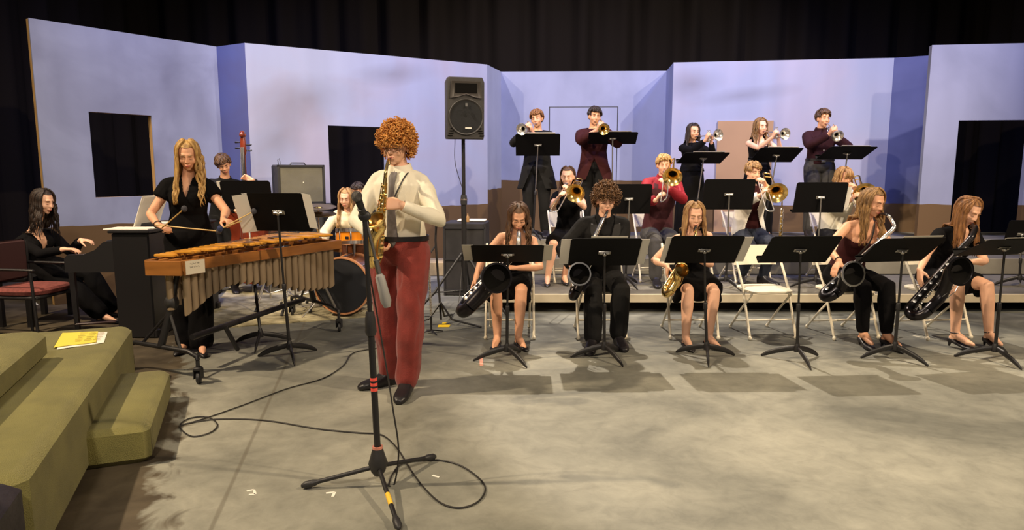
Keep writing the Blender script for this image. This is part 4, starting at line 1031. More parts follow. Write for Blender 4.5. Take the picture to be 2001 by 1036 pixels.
# ------------------------------------------------------------ instruments
def trumpet(label, mouth, bell, m=None, roll=0):
    m = m or M_silver; mo, be = V(mouth), V(bell); ax = (be - mo).normalized(); k = (be - mo).length / .48
    t = thing('trumpet', label, 'trumpet', mo); x, y, z = frame(ax, V((0, 0, 1)))   # y is up
    up = y if y.z > 0 else -y; sd = ax.cross(up)
    def P(a, s_, u): return mo + (ax * a + sd * s_ + up * u) * k
    obj('mouthpiece', G().lathe(mo, ax, [(-.004, .010), (.0, .0135), (.012, .012), (.03, .0065), (.08, .006)], 14), m, t)
    obj('leadpipe', G().tube([P(.06, 0, 0), P(.36, 0, 0)] + arc(P(.36, 0, -.028), ax, up, .028 * k, 90, -90, 8)[1:] + [P(.30, 0, -.056), P(.27, 0, -.056)], .0062, 8), m, t)
    g = G(); pr = [(.16, .006), (.28, .0075), (.36, .011), (.41, .017), (.445, .027), (.465, .041), (.478, .062), (.482, .070), (.480, .0705), (.474, .062), (.460, .040), (.44, .025), (.40, .013)]
    o_ = P(0, .018, -.004); g.lathe(o_, ax, [(a * k, r * k * 1.05) for a, r in pr], 28); g.tube([P(.17, .018, -.004), P(.14, .018, -.004)] + arc(P(.14, .018, -.034), ax, up, .030 * k, 90, 270, 8)[1:] + [P(.23, .018, -.064)], .0063, 8); obj('bell', g, m, t)
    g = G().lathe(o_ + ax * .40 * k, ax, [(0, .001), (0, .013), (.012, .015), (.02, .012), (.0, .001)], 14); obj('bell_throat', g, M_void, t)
    for i in range(3):
        c = P(.235 + .026 * i, .006, 0); obj('valve', G().lathe(c - up * .085 * k, up, [(0, .004), (.004, .0115), (.115, .0115), (.12, .006), (.145, .003), (.147, .008), (.152, .008)], 12), m, t)
def trombone(label, mouth, slide_dir, bellc, m=None, slide=.62, bell_r=.105, open_=0):
    """bell and slide run side by side; bellc is the centre of the bell mouth"""
    m = m or M_brass; mo, be = V(mouth), V(bellc); ax = V(slide_dir).normalized(); t = thing('trombone', label, 'trombone', mo)
    d = be - mo; a_b = d.dot(ax); lat = d - ax * a_b; L = lat.length; sd = lat.normalized(); up = ax.cross(sd)
    def P(a, s_, u=0): return mo + ax * a + sd * s_ + up * u
    obj('mouthpiece', G().lathe(mo, ax, [(-.004, .013), (.0, .019), (.018, .017), (.045, .008), (.08, .007)], 14), M_silver, t)
    w_ = .08
    g = G().tube([P(.05, 0), P(slide, 0)] + arc(P(slide, w_ / 2 * 1), sd, ax, w_ / 2, 180, 0, 8)[1:] + [P(.12, w_)], .0066, 8)
    for a in (.14, .27): g.tube([P(a, -.0), P(a, w_)], .006, 8)
    g.tube([P(.14, 0), P(.14 + .12, 0)], .009, 8); g.tube([P(.14, w_), P(.26, w_)], .009, 8); obj('slide', g, M_silver, t)
    g = G(); back = -.19; r_ = max(.03, (L - w_) / 2)
    g.tube([P(.14, w_), P(back + r_, w_)] + arc(P(back + r_, w_ + r_), sd, ax, r_, 180, 360, 10)[1:] + [P(a_b - .35, L)], [.0075] * 2 + [.009] * 10 + [.011], 10)
    obj('back_tubing', g, m, t)
    R_ = bell_r; pr = [(-.38, .011), (-.25, .015), (-.16, .021), (-.10, .031), (-.06, .045), (-.03, .065), (-.012, .086), (0, R_), (.001, R_ * 1.01), (-.006, R_ * .97), (-.018, .080), (-.036, .060), (-.07, .040), (-.11, .027), (-.16, .02)]
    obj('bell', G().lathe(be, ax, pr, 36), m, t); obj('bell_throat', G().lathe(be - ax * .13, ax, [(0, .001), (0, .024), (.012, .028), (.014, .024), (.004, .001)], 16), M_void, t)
    obj('brace', G().tube([P(.02 - .1, w_), P(.02 - .1, L)], .005, 8), m, t)
def sax(label, T, B, front, mouth, r=(.010, .034), bellr=.06, bell_at=.42, off=.10, m=None, mk=None, name='saxophone', keyn=13, crook=None, bow=None, facing=None, upper=False, bellpos=None, rimm=None):
    m = m or M_brass; mk = mk or m; T, B, mo = V(T), V(B), V(mouth); t = thing(name, label, 'saxophone', B)
    z = (T - B); L = z.length; z.normalize(); f = V(front); f = (f - z * f.dot(z)).normalized(); x = f.cross(z)
    def P(a, fr=0, s_=0): return T - z * a * L + f * fr + x * s_
    rb = r[1]; R_ = off / 2; n = 10
    pts = [P(0), P(.3), P(.6), P(1 - R_ / L * 1.0)]; rr = [r[0], r[0] + (rb - r[0]) * .3, r[0] + (rb - r[0]) * .6, r[0] + (rb - r[0]) * .85]
    obj('body_tube', G().tube(pts, rr, 18), m, t)
    c = P(1 - R_ / L, R_); obj('bow', G().tube(arc(c, f, z, R_, 180, 360, 10), [rr[-1] + (rb - rr[-1]) * i / 10 for i in range(11)], 18), m, t)
    q0 = c + f * R_; q1 = V(bellpos) if bellpos is not None else P(bell_at, off * 1.05); ff = V(facing).normalized() if facing else (z * .55 + f * .85).normalized(); bc = q1 + ff * .02
    st = q0.lerp(q1, .72); q2 = bc - ff * max(.05, bellr * .75); pts = spline([q0, q0 + z * (q2 - q0).dot(z) * .55, q2 - ff * .01, bc - ff * .035], 5); g = G(); k = len(pts)
    g.tube(pts, [rb + (max(rb, min(rb * 1.25, bellr * .6)) - rb) * i / (k - 1) for i in range(k)], 18)
    ax = ff; a0 = bc - ff * .05; g.lathe(a0, ax, [(0, rb * 1.25), (.02, bellr * .72), (.04, bellr * .86), (.055, bellr), (.058, bellr * 1.02), (.054, bellr * .98), (.035, bellr * .82), (.01, bellr * .68), (-.01, bellr * .55)], 32)
    obj('bell', g, m, t)
    obj('bell_rim', G().lathe(a0, ax, [(.050, bellr * .96), (.052, bellr * 1.07), (.062, bellr * 1.07), (.063, bellr * .93)], 32, cap=False), rimm or mk, t)
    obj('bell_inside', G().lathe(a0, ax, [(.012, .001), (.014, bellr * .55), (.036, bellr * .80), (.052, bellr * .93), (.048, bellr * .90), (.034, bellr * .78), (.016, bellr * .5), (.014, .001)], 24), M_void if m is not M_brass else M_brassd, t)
    nk = crook or [T, T + z * .045 - f * .0, (T + z * .07).lerp(mo, .45) + z * .02, mo + (T - mo).normalized() * .06, mo]
    nk = [V(q) for q in nk]; pts = spline(nk, 6); k = len(pts)
    obj('neck', G().tube(pts[:int(k * .8)], [r[0] * (1.05 - .35 * i / k) for i in range(int(k * .8))], 12), mk if not upper else m, t)
    obj('mouthpiece', G().tube(pts[int(k * .72):], [.0115] * (len(pts[int(k * .72):]) - 2) + [.010, .006], 12, True), M_shoe, t)
    # keywork
    for s_ in (-1, 1):
        g = G(); g.tube([P(.06, .5 * r[0], s_ * r[0] * 1.5), P(.5, .4 * rb, s_ * (r[0] + rb) * .62), P(.88, .4 * rb, s_ * rb * 1.12)], .0034, 6); obj('key_rod', g, mk, t)
    rnd = random.Random(int(L * 1000))
    for i in range(keyn):
        a = .10 + .8 * i / (keyn - 1); ra = r[0] + (rb - r[0]) * a; s_ = (.35, -.5, .0)[i % 3] * ra * 1.3; dd = (f * .9 + x * (.3, -.5, 0)[i % 3]).normalized() if a > .42 else (f + x * (.2, -.3, .1)[i % 3]).normalized()
        sgn = 1 if a < bell_at + .03 or True else 1; base = P(a, 0, 0) + dd * ra * .95
        if a > bell_at - .02: dd = (x * (-.75 if i % 2 else .75) + f * .65).normalized(); base = P(a) + dd * ra * .95
        kr = (.008 + .008 * a) * (rb / .034) ** .4; obj('key_cup', G().lathe(base, dd, [(0, kr * .8), (.006, kr * .85), (.009, kr), (.013, kr), (.015, kr * .5), (.015, .001)], 14), mk, t)
    for i in range(4):
        q = .2 + .16 * i; p = P(q, rb * .5, -(r[0] + (rb - r[0]) * q) * 1.25); obj('key_touch', G().ell(p, (.009, .007, .014)), mk, t)
    g = G()
    for s_ in (-1, 1): g.tube([P(bell_at + .18, off + rb * .9, s_ * .02), P(bell_at + .3, off + rb * 1.5, s_ * .02), P(bell_at + .42, off + rb * .9, s_ * .02)], .003, 6)
    obj('key_guard', g, mk, t)
    return dict(P=P, T=T, B=B, z=z, f=f, x=x, root=t)

# ------------------------------------------------------------ people
DOWN = V((0, 0, -1)); UP = V((0, 0, 1)); TOW = V((0, -1, 0)); AW = V((0, 1, 0)); RT = V((1, 0, 0)); LF = V((-1, 0, 0))
H_red = hairmat('hair_copper', srgb(166, 96, 34), srgb(236, 170, 84)); H_aub = hairmat('hair_auburn', srgb(94, 58, 28), srgb(160, 110, 60)); H_lb2 = hairmat('hair_chestnut', srgb(66, 42, 24), srgb(134, 96, 60)); H_straw = hairmat('hair_strawberry', srgb(128, 90, 54), srgb(190, 150, 98))
H_blond = hairmat('hair_blond', srgb(138, 100, 52), srgb(212, 172, 104)); H_dblond = hairmat('hair_dark_blond', srgb(100, 72, 40), srgb(170, 130, 78)); H_brown = hairmat('hair_brown', srgb(52, 34, 20), srgb(104, 72, 44)); H_dark = hairmat('hair_dark', srgb(26, 18, 14), srgb(52, 36, 26)); H_lb = hairmat('hair_light_brown', srgb(92, 66, 38), srgb(150, 112, 64))
M_shirt = mat('cream_shirt', srgb(236, 228, 206), .8, bump=.15, bscale=200); M_red = mat('brick_corduroy', srgb(128, 44, 36), .9, noise_amt=.12, scale=14, bump=.3, bscale=160, sheen=.2)
M_maroon = mat('maroon_cloth', srgb(58, 22, 24), .85, spec=.2); M_dmar = mat('dark_maroon_cloth', srgb(42, 14, 20), .85, spec=.2); M_crim = mat('crimson_shirt', srgb(140, 26, 38), .75, spec=.3); M_wine = mat('wine_vest', srgb(66, 18, 26), .8)
M_grey = mat('charcoal_trousers', srgb(58, 56, 56), .85, noise_amt=.1, scale=14); M_suit = mat('black_suit', (.008, .0075, .0075), .85, spec=.25, bump=.2, bscale=250)
M_navy = mat('navy_trousers', (.010, .014, .028), .85); M_wjack = mat('white_jacket', srgb(232, 224, 210), .75)
M_lapel = mat('lapel_black', (.014, .013, .013), .6)
def hd(p, d, n, curl=.8): return (p, d, n, curl)

# soloist
Y0 = 4.5
def tie_extra(c):
    s = c['s']; N, u, cs, cf, r_ = c['N'], c['u'], c['cs'], c['cf'], c['root']
    g = G(); pts = [N + cf * .088 - u * .008, N + cf * .124 - u * .042, N + cf * .143 - u * .12, N + cf * .146 - u * .22, N + cf * .140 - u * .33, N + cf * .135 - u * .44, N + cf * .132 - u * .50]
    x = cs
    secs = [(p, x, cf, w_, .007) for p, w_ in zip(pts, (.022, .026, .018, .026, .033, .040, .005))]
    g.loft(secs, 12, 3); obj('necktie', g, mat('grey_tie', srgb(104, 98, 98), .6, noise_amt=.2, scale=30), r_)
    g = G(); g.tube(spline([N + cs * .075 - u * .03 - cf * .03, N + cs * .082 + cf * .06 - u * .012, N + cs * .064 + cf * .148 - u * .09, N + cs * .02 + cf * .172 - u * .19, N - cs * .03 + cf * .20 - u * .25], 5), .006, 6, False, .5); obj('neck_strap', g, M_black, r_)
    g = G()
    for i in range(6): g.ell(N - u * (.12 + .07 * i) + cf * (.128 + .01 * math.sin(i)) + cs * .028, (.005, .004, .005))
    obj('shirt_buttons', g, M_ivory, r_)
    for sg in (-1, 1):
        w_, e = c['W'][sg], c['E'][sg]; d = (w_ - e).normalized(); obj('cuff', G().tube([w_ - d * .075, w_ - d * .07, w_ - d * .012, w_ - d * .008], [.036, .040, .037, .034], 16), M_shirt, r_)
mo = mouth_of(at(774, 286, 4.50), -16, 11, 1.04, -3)
sx = sax('gold alto saxophone held by the soloist, bell above his belt', at(753, 348, 4.22), at(737, 515, 4.18), V((-.25, -1, 0)), mo, (.011, .034), .062, .50, .10, name='saxophone', facing=(-.3, -.62, .75), keyn=16, bellpos=at(737, 436, 4.07))
gl_ = at(762, 398, 4.16)
person('standing soloist with curly copper hair, cream shirt, grey tie and brick red trousers', at(774, 286, 4.50), at(783, 490, 4.56), yaw=-14, pyaw=-10, s=1.04, hyaw=-16, hpitch=11, hroll=-3,
       hands=[hd(at(728, 462, 4.26), V((.25, -.1, -.35)), V((.8, -.3, .1)), 1.0), hd(at(785, 401, 4.24), V((-1, -.25, .12)), V((-.2, .75, -.4)), .75)],
       elbows=[V((-.9, .15, -.8)), V((1.0, .25, -.75))], ankles=[at(766, 735, 4.66) , at(797, 752, 4.48)], toes=[-58, -6], knee=[V((-.2, -1, .2)), V((.15, -1, .2))],
       sh=.142, top=multi(Top(M_shirt, 1.93, .010, .02, 'crew', .009, 'shirt', collar=M_shirt, soff=.009, k=18), tie_extra), bottom=Trousers(M_red, .028, 1.95, .012, .17, .012, belt=1), shoes='shoe',
       hair=Curly(H_red, 1500, .043, 5, -.045, -.01, .0092), skin=M_skin2, voxel=.005, floor=0, brow=(.30, .14, .05))

# ---- front row
def skin_heels(c): pass
# curly haired girl, black sax
sx1 = sax('black baritone-sized saxophone slanting down left, held by the curly-haired girl', at(1000, 500, 5.50), at(903, 602, 5.48), V((.1, -1, -.1)), mouth_of(at(1013, 424, 5.80), 4, 34, .97), (.022, .056), .112, .16, .165, M_blackn, M_steel, keyn=18, rimm=M_blackn, crook=[at(1006, 500, 5.50), at(1013, 480, 5.47), at(1014, 460, 5.52), mouth_of(at(1013, 424, 5.80), 4, 34, .97)], facing=(.1, -1, .12), bellpos=at(970, 543, 5.20))
person('girl with long curly brown hair in a black strappy dress, seated leftmost in front row', at(1013, 424, 5.80), (.0, 6.16, .54), yaw=-4, sex='f', s=.97, hyaw=4, hpitch=34,
       hands=[hd(at(929, 545, 5.62), V((-.35, -.3, -.9)), V((.7, -.2, -.3)), .35), hd(at(1012, 524, 5.62), V((-.9, -.3, .1)), V((0, .3, -.8)), .9)], elbows=[V((-.8, .5, -.4)), V((.9, .2, -.5))],
       ankles=[at(972, 662, 5.70), at(1013, 662, 5.70)], toes=[-12, 22], top=Top(M_cloth, 0, .010, .15, 'tank', .003, 'dress_top'), bottom=SkirtSit(M_cloth, .86, .03), shoes='flat', hair=LongHair(H_brown, .24, 120, .010, front=1.1, wf=24, thick=.013, seed=4), skin=M_skin)
# boy in black suit
sx2 = sax('black tenor saxophone with chrome bell rim, held by the boy in the black suit', at(1160, 470, 5.66), at(1117, 578, 5.62), V((.05, -1, -.05)), mouth_of(at(1184, 392, 5.88), 4, 14), (.018, .036), .088, .10, .12, M_blackn, M_chrome, keyn=14, facing=(.1, -1, .25), bellpos=at(1131, 536, 5.38))
def lapels(m, depth=.29, w_=.07):
    def f_(c):
        N, u, cs, cf, s = c['N'], c['u'], c['cs'], c['cf'], c['s']
        for sg in (-1, 1):
            g = G(); rows = []
            for i in range(9):
                t_ = i / 8; a = -.02 - (depth - .02) * t_; b0 = (a + depth) * .27; fr_ = (.085 + .066 * min(1, t_ * 2.2)) + .004; wd = w_ * math.sin(math.pi * min(1, .25 + t_ * .9)) * (1 if t_ < .95 else .3) + .004
                p = N + u * a * s + cs * sg * b0 * s; fo = cf * fr_ * s
                rows.append([p + fo, p + fo + cs * sg * wd * s - cf * (.012 + .1 * wd) * s, p + fo + cs * sg * wd * s - cf * (.006 + .1 * wd) * s, p + fo + cf * .006])
            g.rings(rows); obj('lapel', g, m, c['root'])
    return f_
def vlap(a, b, fr, s): return (fr > 0) & (a > -.30 * s) & (np.abs(b) < (a + .30 * s) * .26)
person('boy with curly brown hair in a black suit, seated second in the front row', at(1184, 392, 5.88), (.80, 6.16, .55), yaw=2, s=1.0, hyaw=4, hpitch=14,
       hands=[hd(at(1118, 520, 5.72), V((-.1, -.3, -1)), V((.8, -.2, 0)), .8), hd(at(1166, 500, 5.70), V((-.6, -.4, .5)), V((0, .2, -1)), 1.0)], elbows=[V((-.9, .4, -.6)), V((.9, .4, -.6))],
       ankles=[at(1158, 660, 5.62), at(1208, 648, 5.74)], toes=[-14, 6], top=multi(Top(M_suit, 1.5, .010, .0, 'crew', .002, 'shirt', collar=M_suit), Top(M_suit, 1.93, .026, -.06, 'v', .006, 'jacket', vlap, bulge=.6, soff=.020), lapels(M_lapel)), bottom=Trousers(M_suit, .022, 1.93, .006, .15, .02), hair=Curly(H_lb2, 1100, .045, 9, -.04, .0, .0098), skin=M_skin2, brow=(.08, .05, .03))
# alto girl
sx3 = sax('gold alto saxophone held low at her side by the strawberry blond girl', at(1350, 478, 5.66), at(1296, 572, 5.62), V((.25, -1, -.1)), mouth_of(at(1357, 421, 5.86), -3, 16, .97), (.011, .031), .060, .40, .092, keyn=14, facing=(.3, -1, .35), bellpos=at(1329, 529, 5.5))
person('girl with straight strawberry blond hair in a black dress, seated third in the front row', at(1357, 421, 5.86), (1.63, 6.16, .54), yaw=0, sex='f', s=.97, hyaw=-3, hpitch=16,
       hands=[hd(at(1304, 520, 5.72), V((-.1, -.4, -1)), V((.8, -.2, -.2)), .6), hd(at(1352, 500, 5.70), V((-.6, -.4, .3)), V((0, .2, -1)), 1.0)], elbows=[V((-.8, .4, -.6)), V((.9, .4, -.6))],
       ankles=[at(1340, 655, 5.68), at(1385, 655, 5.70)], toes=[6, 24], top=Top(M_cloth, .35, .012, .15, 'tankwide', .003, 'dress_top'), bottom=SkirtSit(M_cloth, .84, .045, flare=.04), shoes='flat', hair=LongHair(H_straw, .23, 110, .004, thick=.011, seed=8), skin=M_skin2, brow=(.3, .18, .08))
# woman strapless
sx4 = sax('black tenor saxophone with silver neck, held by the woman in the maroon top', at(1712, 478, 5.62), at(1603, 578, 5.52), V((.2, -1, -.1)), at(1722, 420, 5.72), (.018, .038), .094, .30, .11, M_blackn, M_silver, keyn=15, facing=(.15, -1, .12), bellpos=at(1663, 535, 5.28),
          crook=[at(1712, 478, 5.62), at(1730, 462, 5.60), at(1747, 445, 5.62), at(1742, 430, 5.66), at(1733, 420, 5.68), mouth_of(at(1706, 396, 5.86), 24, 18, 1.02, -2)])
def strap4(c):
    N, u, cs, cf = c['N'], c['u'], c['cs'], c['cf']; obj('neck_strap', G().tube(spline([N + cs * .045 - cf * .03, N + cs * .05 + cf * .05 - u * .01, N + cs * .02 + cf * .13 - u * .13, N - cs * .06 + cf * .16 - u * .27], 5), .009, 6, False, .4), M_black, c['root'])
def bracelet(sg):
    def f_(c): w_, e = c['W'][sg], c['E'][sg]; d = (w_ - e).normalized(); x, y, z = frame(d); obj('bracelet', G().tube(arc(w_ - d * .015, x, y, .029, 0, 340, 14), .004, 6, close=False), M_shoe, c['root'])
    return f_
person('seated woman with long dark blond hair in a strapless maroon top and black trousers', at(1706, 396, 5.86), (3.02, 6.16, .55), yaw=4, pyaw=8, sex='f', s=1.02, hyaw=24, hpitch=18, hroll=-2,
       hands=[hd(at(1640, 510, 5.62), V((-.55, -.35, -.75)), V((.5, .1, -.8)), .3), hd(at(1730, 495, 5.64), V((-.8, -.3, .2)), V((0, .2, -1)), 1.0)], elbows=[V((-.8, .4, -.5)), V((.9, .4, -.6))],
       ankles=[at(1686, 655, 5.72), at(1732, 655, 5.66)], toes=[0, 12], top=Top(M_maroon, 0, .010, .02, 'strapless', .004, 'strapless_top'), bottom=Trousers(M_cloth, .014, 1.9, .004, .2), shoes='heel', hair=LongHair(H_dblond, .34, 100, .007, thick=.011, seed=11, part=.01), skin=M_skin, extra=multi(strap4, bracelet(-1)))
# red haired girl bari
sx5 = sax('large dark baritone saxophone slanting across the lap of the red-haired girl', at(1893, 470, 5.56), at(1768, 612, 5.46), V((.25, -1, -.05)), mouth_of(at(1893, 413, 5.84), 14, 30, 1.02, -6), (.024, .040), .106, .30, .165, M_blackn, M_steel, keyn=20, rimm=M_blackn, facing=(.15, -1, .1), upper=True, bellpos=at(1872, 530, 5.18))
person('girl with long auburn hair in a black cap-sleeved dress, rightmost in the front row', at(1893, 413, 5.84), (3.88, 6.16, .54), yaw=-6, pyaw=4, sex='f', s=1.02, hyaw=14, hpitch=30, hroll=-6,
       hands=[hd(at(1797, 528, 5.62), V((-.1, -.35, -.93)), V((.75, -.1, -.3)), .3), hd(at(1902, 512, 5.58), V((-.9, -.2, .1)), V((0, .3, -.9)), .9)], elbows=[V((-.9, .4, -.5)), V((1, .2, -.7))],
       ankles=[at(1866, 655, 5.68), at(1932, 655, 5.70)], toes=[24, 0], top=Top(M_cloth, .42, .013, .1, 'v', .004, 'dress_top', soff=.016), bottom=SkirtSit(M_cloth, .78, .028), shoes='heel', hair=LongHair(H_aub, .34, 110, .003, thick=.011, seed=13), skin=M_skin2, brow=(.25, .12, .05))

# ---- trombones
YB = 7.93
def tbhands(mouth, ax, sd, a1=.20, a0=.14):
    pass
# girl trombone
mt = mouth_of(at(1109, 346, 7.93), -14, 8, .99); bl = at(1124, 378, 7.52); sdv = at(1070, 420, 6.95) - mt
trombone('brass trombone with slide pointing down left, played by the girl in the black dress', mt, sdv, bl, slide=.84)
person('girl in a short-sleeved black dress playing trombone, seated leftmost on the riser', at(1109, 346, 7.93), (.68, 8.06, .75), yaw=-8, sex='f', s=.99, hyaw=-14, hpitch=8, floor=.2,
       hands=[hd(at(1090, 388, 7.56), V((.3, -.5, .6)), V((.6, -.2, -.2)), 1.1), hd(at(1112, 378, 7.70), V((-.2, -.5, .8)), V((-.9, -.2, .1)), 1.1)], elbows=[V((-.5, -.1, -1)), V((1.0, .1, -.9))],
       ankles=[at(1070, 540, 7.72), at(1102, 545, 7.8)], toes=[-4, 8], top=Top(M_cloth, .5, .013, .1, 'crew', .004, 'dress_top'), bottom=SkirtSit(M_cloth, .97, .045), shoes='flat', hair=LongHair(H_brown, .28, 80, .004, seed=15, thick=.010, backonly=True), skin=M_skin2, voxel=.008)
# red shirt
mt = mouth_of(at(1297, 323, 7.97), -6, 6); bl = at(1314, 346, 7.48); sdv = at(1290, 404, 7.0) - mt
trombone('brass trombone with slide hanging straight down, played by the boy in the red shirt', mt, sdv, bl, slide=.84)
person('boy with parted blond hair in a crimson shirt and wine vest playing trombone', at(1297, 323, 7.97), (1.72, 8.1, .76), yaw=2, s=1.0, hyaw=-6, hpitch=6, floor=.2,
       hands=[hd(at(1282, 392, 7.62), V((.3, -.4, .7)), V((.7, -.2, 0)), 1.1), hd(at(1303, 366, 7.68), V((-.3, -.4, .7)), V((-.9, -.1, 0)), 1.1)], elbows=[V((-1, .1, -.9)), V((1.0, .1, -.9))],
       ankles=[at(1282, 545, 7.66), at(1318, 548, 7.8)], toes=[-6, 6], top=multi(Top(M_crim, 1.9, .014, .02, 'crew', .007, 'shirt', collar=M_crim, soff=.018), Top(M_wine, 0, .022, .03, 'tankwide', .003, 'vest', lambda a, b, fr, s: (a > -.05))), bottom=Trousers(M_grey, .024, 1.93, .008, .15, .01), hair=ShortHair(H_blond, 170, seed=21, fringe=.0, vol=1.12), skin=M_skin2, voxel=.008, brow=(.4, .26, .12))
# white jacket
mt = mouth_of(at(1472, 337, 7.95), 14, 8, .98); bl = at(1518, 377, 7.5); sdv = at(1500, 420, 7.0) - mt
trombone('large brass trombone with valve tubing, played by the boy in the white jacket', mt, sdv, bl, slide=.82, bell_r=.115)
def open_jacket(a, b, fr, s): return (fr > 0) & (np.abs(b) < .03 + np.abs(a + .26) * .30)
person('boy in a white jacket and navy trousers playing trombone on the riser', at(1472, 337, 7.95), (2.80, 8.08, .76), yaw=8, pyaw=6, s=.98, hyaw=14, hpitch=8, floor=.2,
       hands=[hd(at(1486, 382, 7.58), V((.2, -.5, .6)), V((.6, -.2, 0)), 1.1), hd(at(1496, 362, 7.62), V((-.4, -.4, .6)), V((-.8, -.2, 0)), 1.1)], elbows=[V((-1, .1, -.9)), V((1.0, .1, -.9))],
       ankles=[at(1447, 532, 7.9), at(1490, 536, 7.78)], toes=[-12, 30], top=multi(Top(M_maroon, .3, .009, .0, 'crew', .002, 'shirt'), Top(M_wjack, 1.9, .026, -.10, 'v', .008, 'jacket', open_jacket, bulge=1.2, soff=.024)), bottom=Trousers(M_navy, .02, 1.93, .006, .12), hair=ShortHair(H_dblond, 170, seed=22, fringe=.02, vol=1.13), skin=M_skin2, voxel=.008)
# hidden face
mt = mouth_of(at(1649, 347, 7.97), 10, 12, .97); bl = at(1690, 378, 7.55); sdv = at(1680, 430, 7.05) - mt
trombone('dark brass trombone raised beside the long-haired boy at the right of the riser', mt, sdv, bl, slide=.8, bell_r=.12)
person('boy with chin-length fair hair covering his face, playing trombone behind a music stand', at(1649, 347, 7.97), (3.80, 8.08, .76), yaw=6, s=.97, hyaw=10, hpitch=12, floor=.2,
       hands=[hd(at(1662, 392, 7.6), V((.2, -.5, .6)), V((.6, -.2, 0)), 1.1), hd(at(1672, 372, 7.66), V((-.4, -.4, .6)), V((-.8, -.2, 0)), 1.1)], elbows=[V((-1, .1, -.9)), V((1.0, .1, -.9))],
       ankles=[at(1600, 540, 7.8), at(1660, 540, 7.8)], toes=[-12, 12], top=Top(M_shirt, 1.9, .02, .0, 'crew', .006, 'shirt', soff=.02), bottom=Trousers(M_suit, .02, 1.93, .006, .12), hair=LongHair(H_straw, .06, 90, .004, seed=16, thick=.012, fringe=True), skin=M_skin, voxel=.009)

# ---- trumpets
YT = 9.25; FL3 = .6
def tpt(label, plabel, headpx, s, mouthpx, bellpx, belly, yaw, hyaw, sex, top, bottom, hair, skin, m=None, hroll=0, hp=4, px=None, elb=None, shoes='shoe', brow=(.1, .06, .04)):
    H_ = at(headpx[0], headpx[1], YT); mo = mouth_of(H_, hyaw, hp, s, hroll); be = at(bellpx[0], bellpx[1], belly)
    ax = (be - mo).normalized(); be = mo + ax * .48; trumpet(label, mo, be, m)
    sd = ax.cross(UP).normalized() * -1; sd = sd if sd.x > 0 else -sd; up = UP - ax * ax.z; up.normalize()
    V0 = mo + ax * .26
    rp = V0 - sd * .045 - up * .06; lp = V0 + sd * .045 - up * .085
    x = px if px is not None else H_.x + .01
    person(plabel, H_, (x, YT + .05, FL3 + .93 * s), yaw=yaw, sex=sex, s=s, hyaw=hyaw, hpitch=hp, hroll=hroll, floor=FL3,
           hands=[hd(rp, (up * .9 + sd * .15 + ax * .3), sd, 1.2), hd(lp, (up * .9 - sd * .1 + ax * .2), -sd, 1.3)], elbows=elb or ([V((-.5, -.1, -1)), V((.6, .0, -1))] if sex == 'f' else [V((-1, .0, -.8)), V((1.0, .0, -.8))]),
           ankles=[(x - .12, YT + .03, FL3 + .085), (x + .12, YT + .0, FL3 + .085)], top=top, bottom=bottom, hair=hair, skin=skin, voxel=.008, shoes=shoes, brow=brow)
def blazer(a, b, fr, s): return (fr > 0) & (((a > -.28 * s) & (np.abs(b) < (a + .28 * s) * .28)) | ((a < -.40) & (np.abs(b) < (-.40 - a) * .42)))
tpt('silver trumpet of the tousled red-brown haired player at far left of the top row', 'trumpeter with tousled auburn hair in a long black coat, leftmost in the top row', (1049, 233), 1.0, (1041, 243), (1024, 251), 8.75, -14, -18, 'm',
    multi(Top(M_suit, 1.4, .010, .0, 'crew', .002, 'shirt'), Top(M_suit, 1.93, .030, -.02, 'v', .006, 'coat', blazer, soff=.022, skirt=(.30, .07))), Trousers(M_suit, .024, 1.93, .006, .12, .01), ShortHair(H_aub, 190, seed=31, fringe=.02, vol=1.16), M_skin, hroll=8, hp=2)
tpt('gold-toned trumpet of the player in the maroon blazer', 'trumpeter with dark hair in a maroon blazer and black trousers, second in the top row', (1162, 228), 1.02, (1166, 241), (1182, 251), 8.72, -6, 8, 'm',
    multi(Top(M_maroon, 1.4, .010, .0, 'crew', .002, 'shirt'), Top(M_maroon, 1.93, .028, -.02, 'v', .006, 'blazer', blazer, soff=.024, skirt=(.20, .05)), lapels(M_maroon)), Trousers(M_suit, .024, 1.93, .006, .12, .01), ShortHair(H_dark, 190, seed=32, fringe=.0, vol=1.15), M_skin, m=M_brass, hroll=-6)
tpt('silver trumpet of the dark-haired girl, third in the top row', 'girl with straight dark hair in a black long-sleeved dress playing trumpet', (1355, 258), .93, (1362, 268), (1394, 264), 8.83, 4, 16, 'f',
    Top(M_cloth, 1.9, .014, .05, 'crew', .004, 'dress_top'), SkirtStand(M_cloth, 1.0, .05), LongHair(H_dark, .2, 90, .002, seed=33, thick=.011), M_skin, shoes='flat')
tpt('silver trumpet of the sleeveless girl, fourth in the top row', 'girl with long light brown hair in a sleeveless black dress playing trumpet', (1487, 248), .95, (1493, 256), (1527, 260), 8.8, 0, 14, 'f',
    Top(M_cloth, 0, .011, .05, 'tankwide', .004, 'dress_top'), SkirtStand(M_cloth, 1.0, .05), LongHair(H_lb, .3, 90, .007, seed=34, thick=.011), M_skin2, shoes='flat', brow=(.2, .12, .06))
def btn(c):
    g = G()
    for i in range(5): g.ell(c['N'] - c['u'] * (.08 + .09 * i) + c['cf'] * .128, (.007, .005, .007))
    obj('shirt_buttons', g, M_ivory, c['root']); obj('belt_buckle', G().box(P_(c, .12) + c['pf'] * .135, (.06, .01, .035), None, .004), M_steel, c['root'])
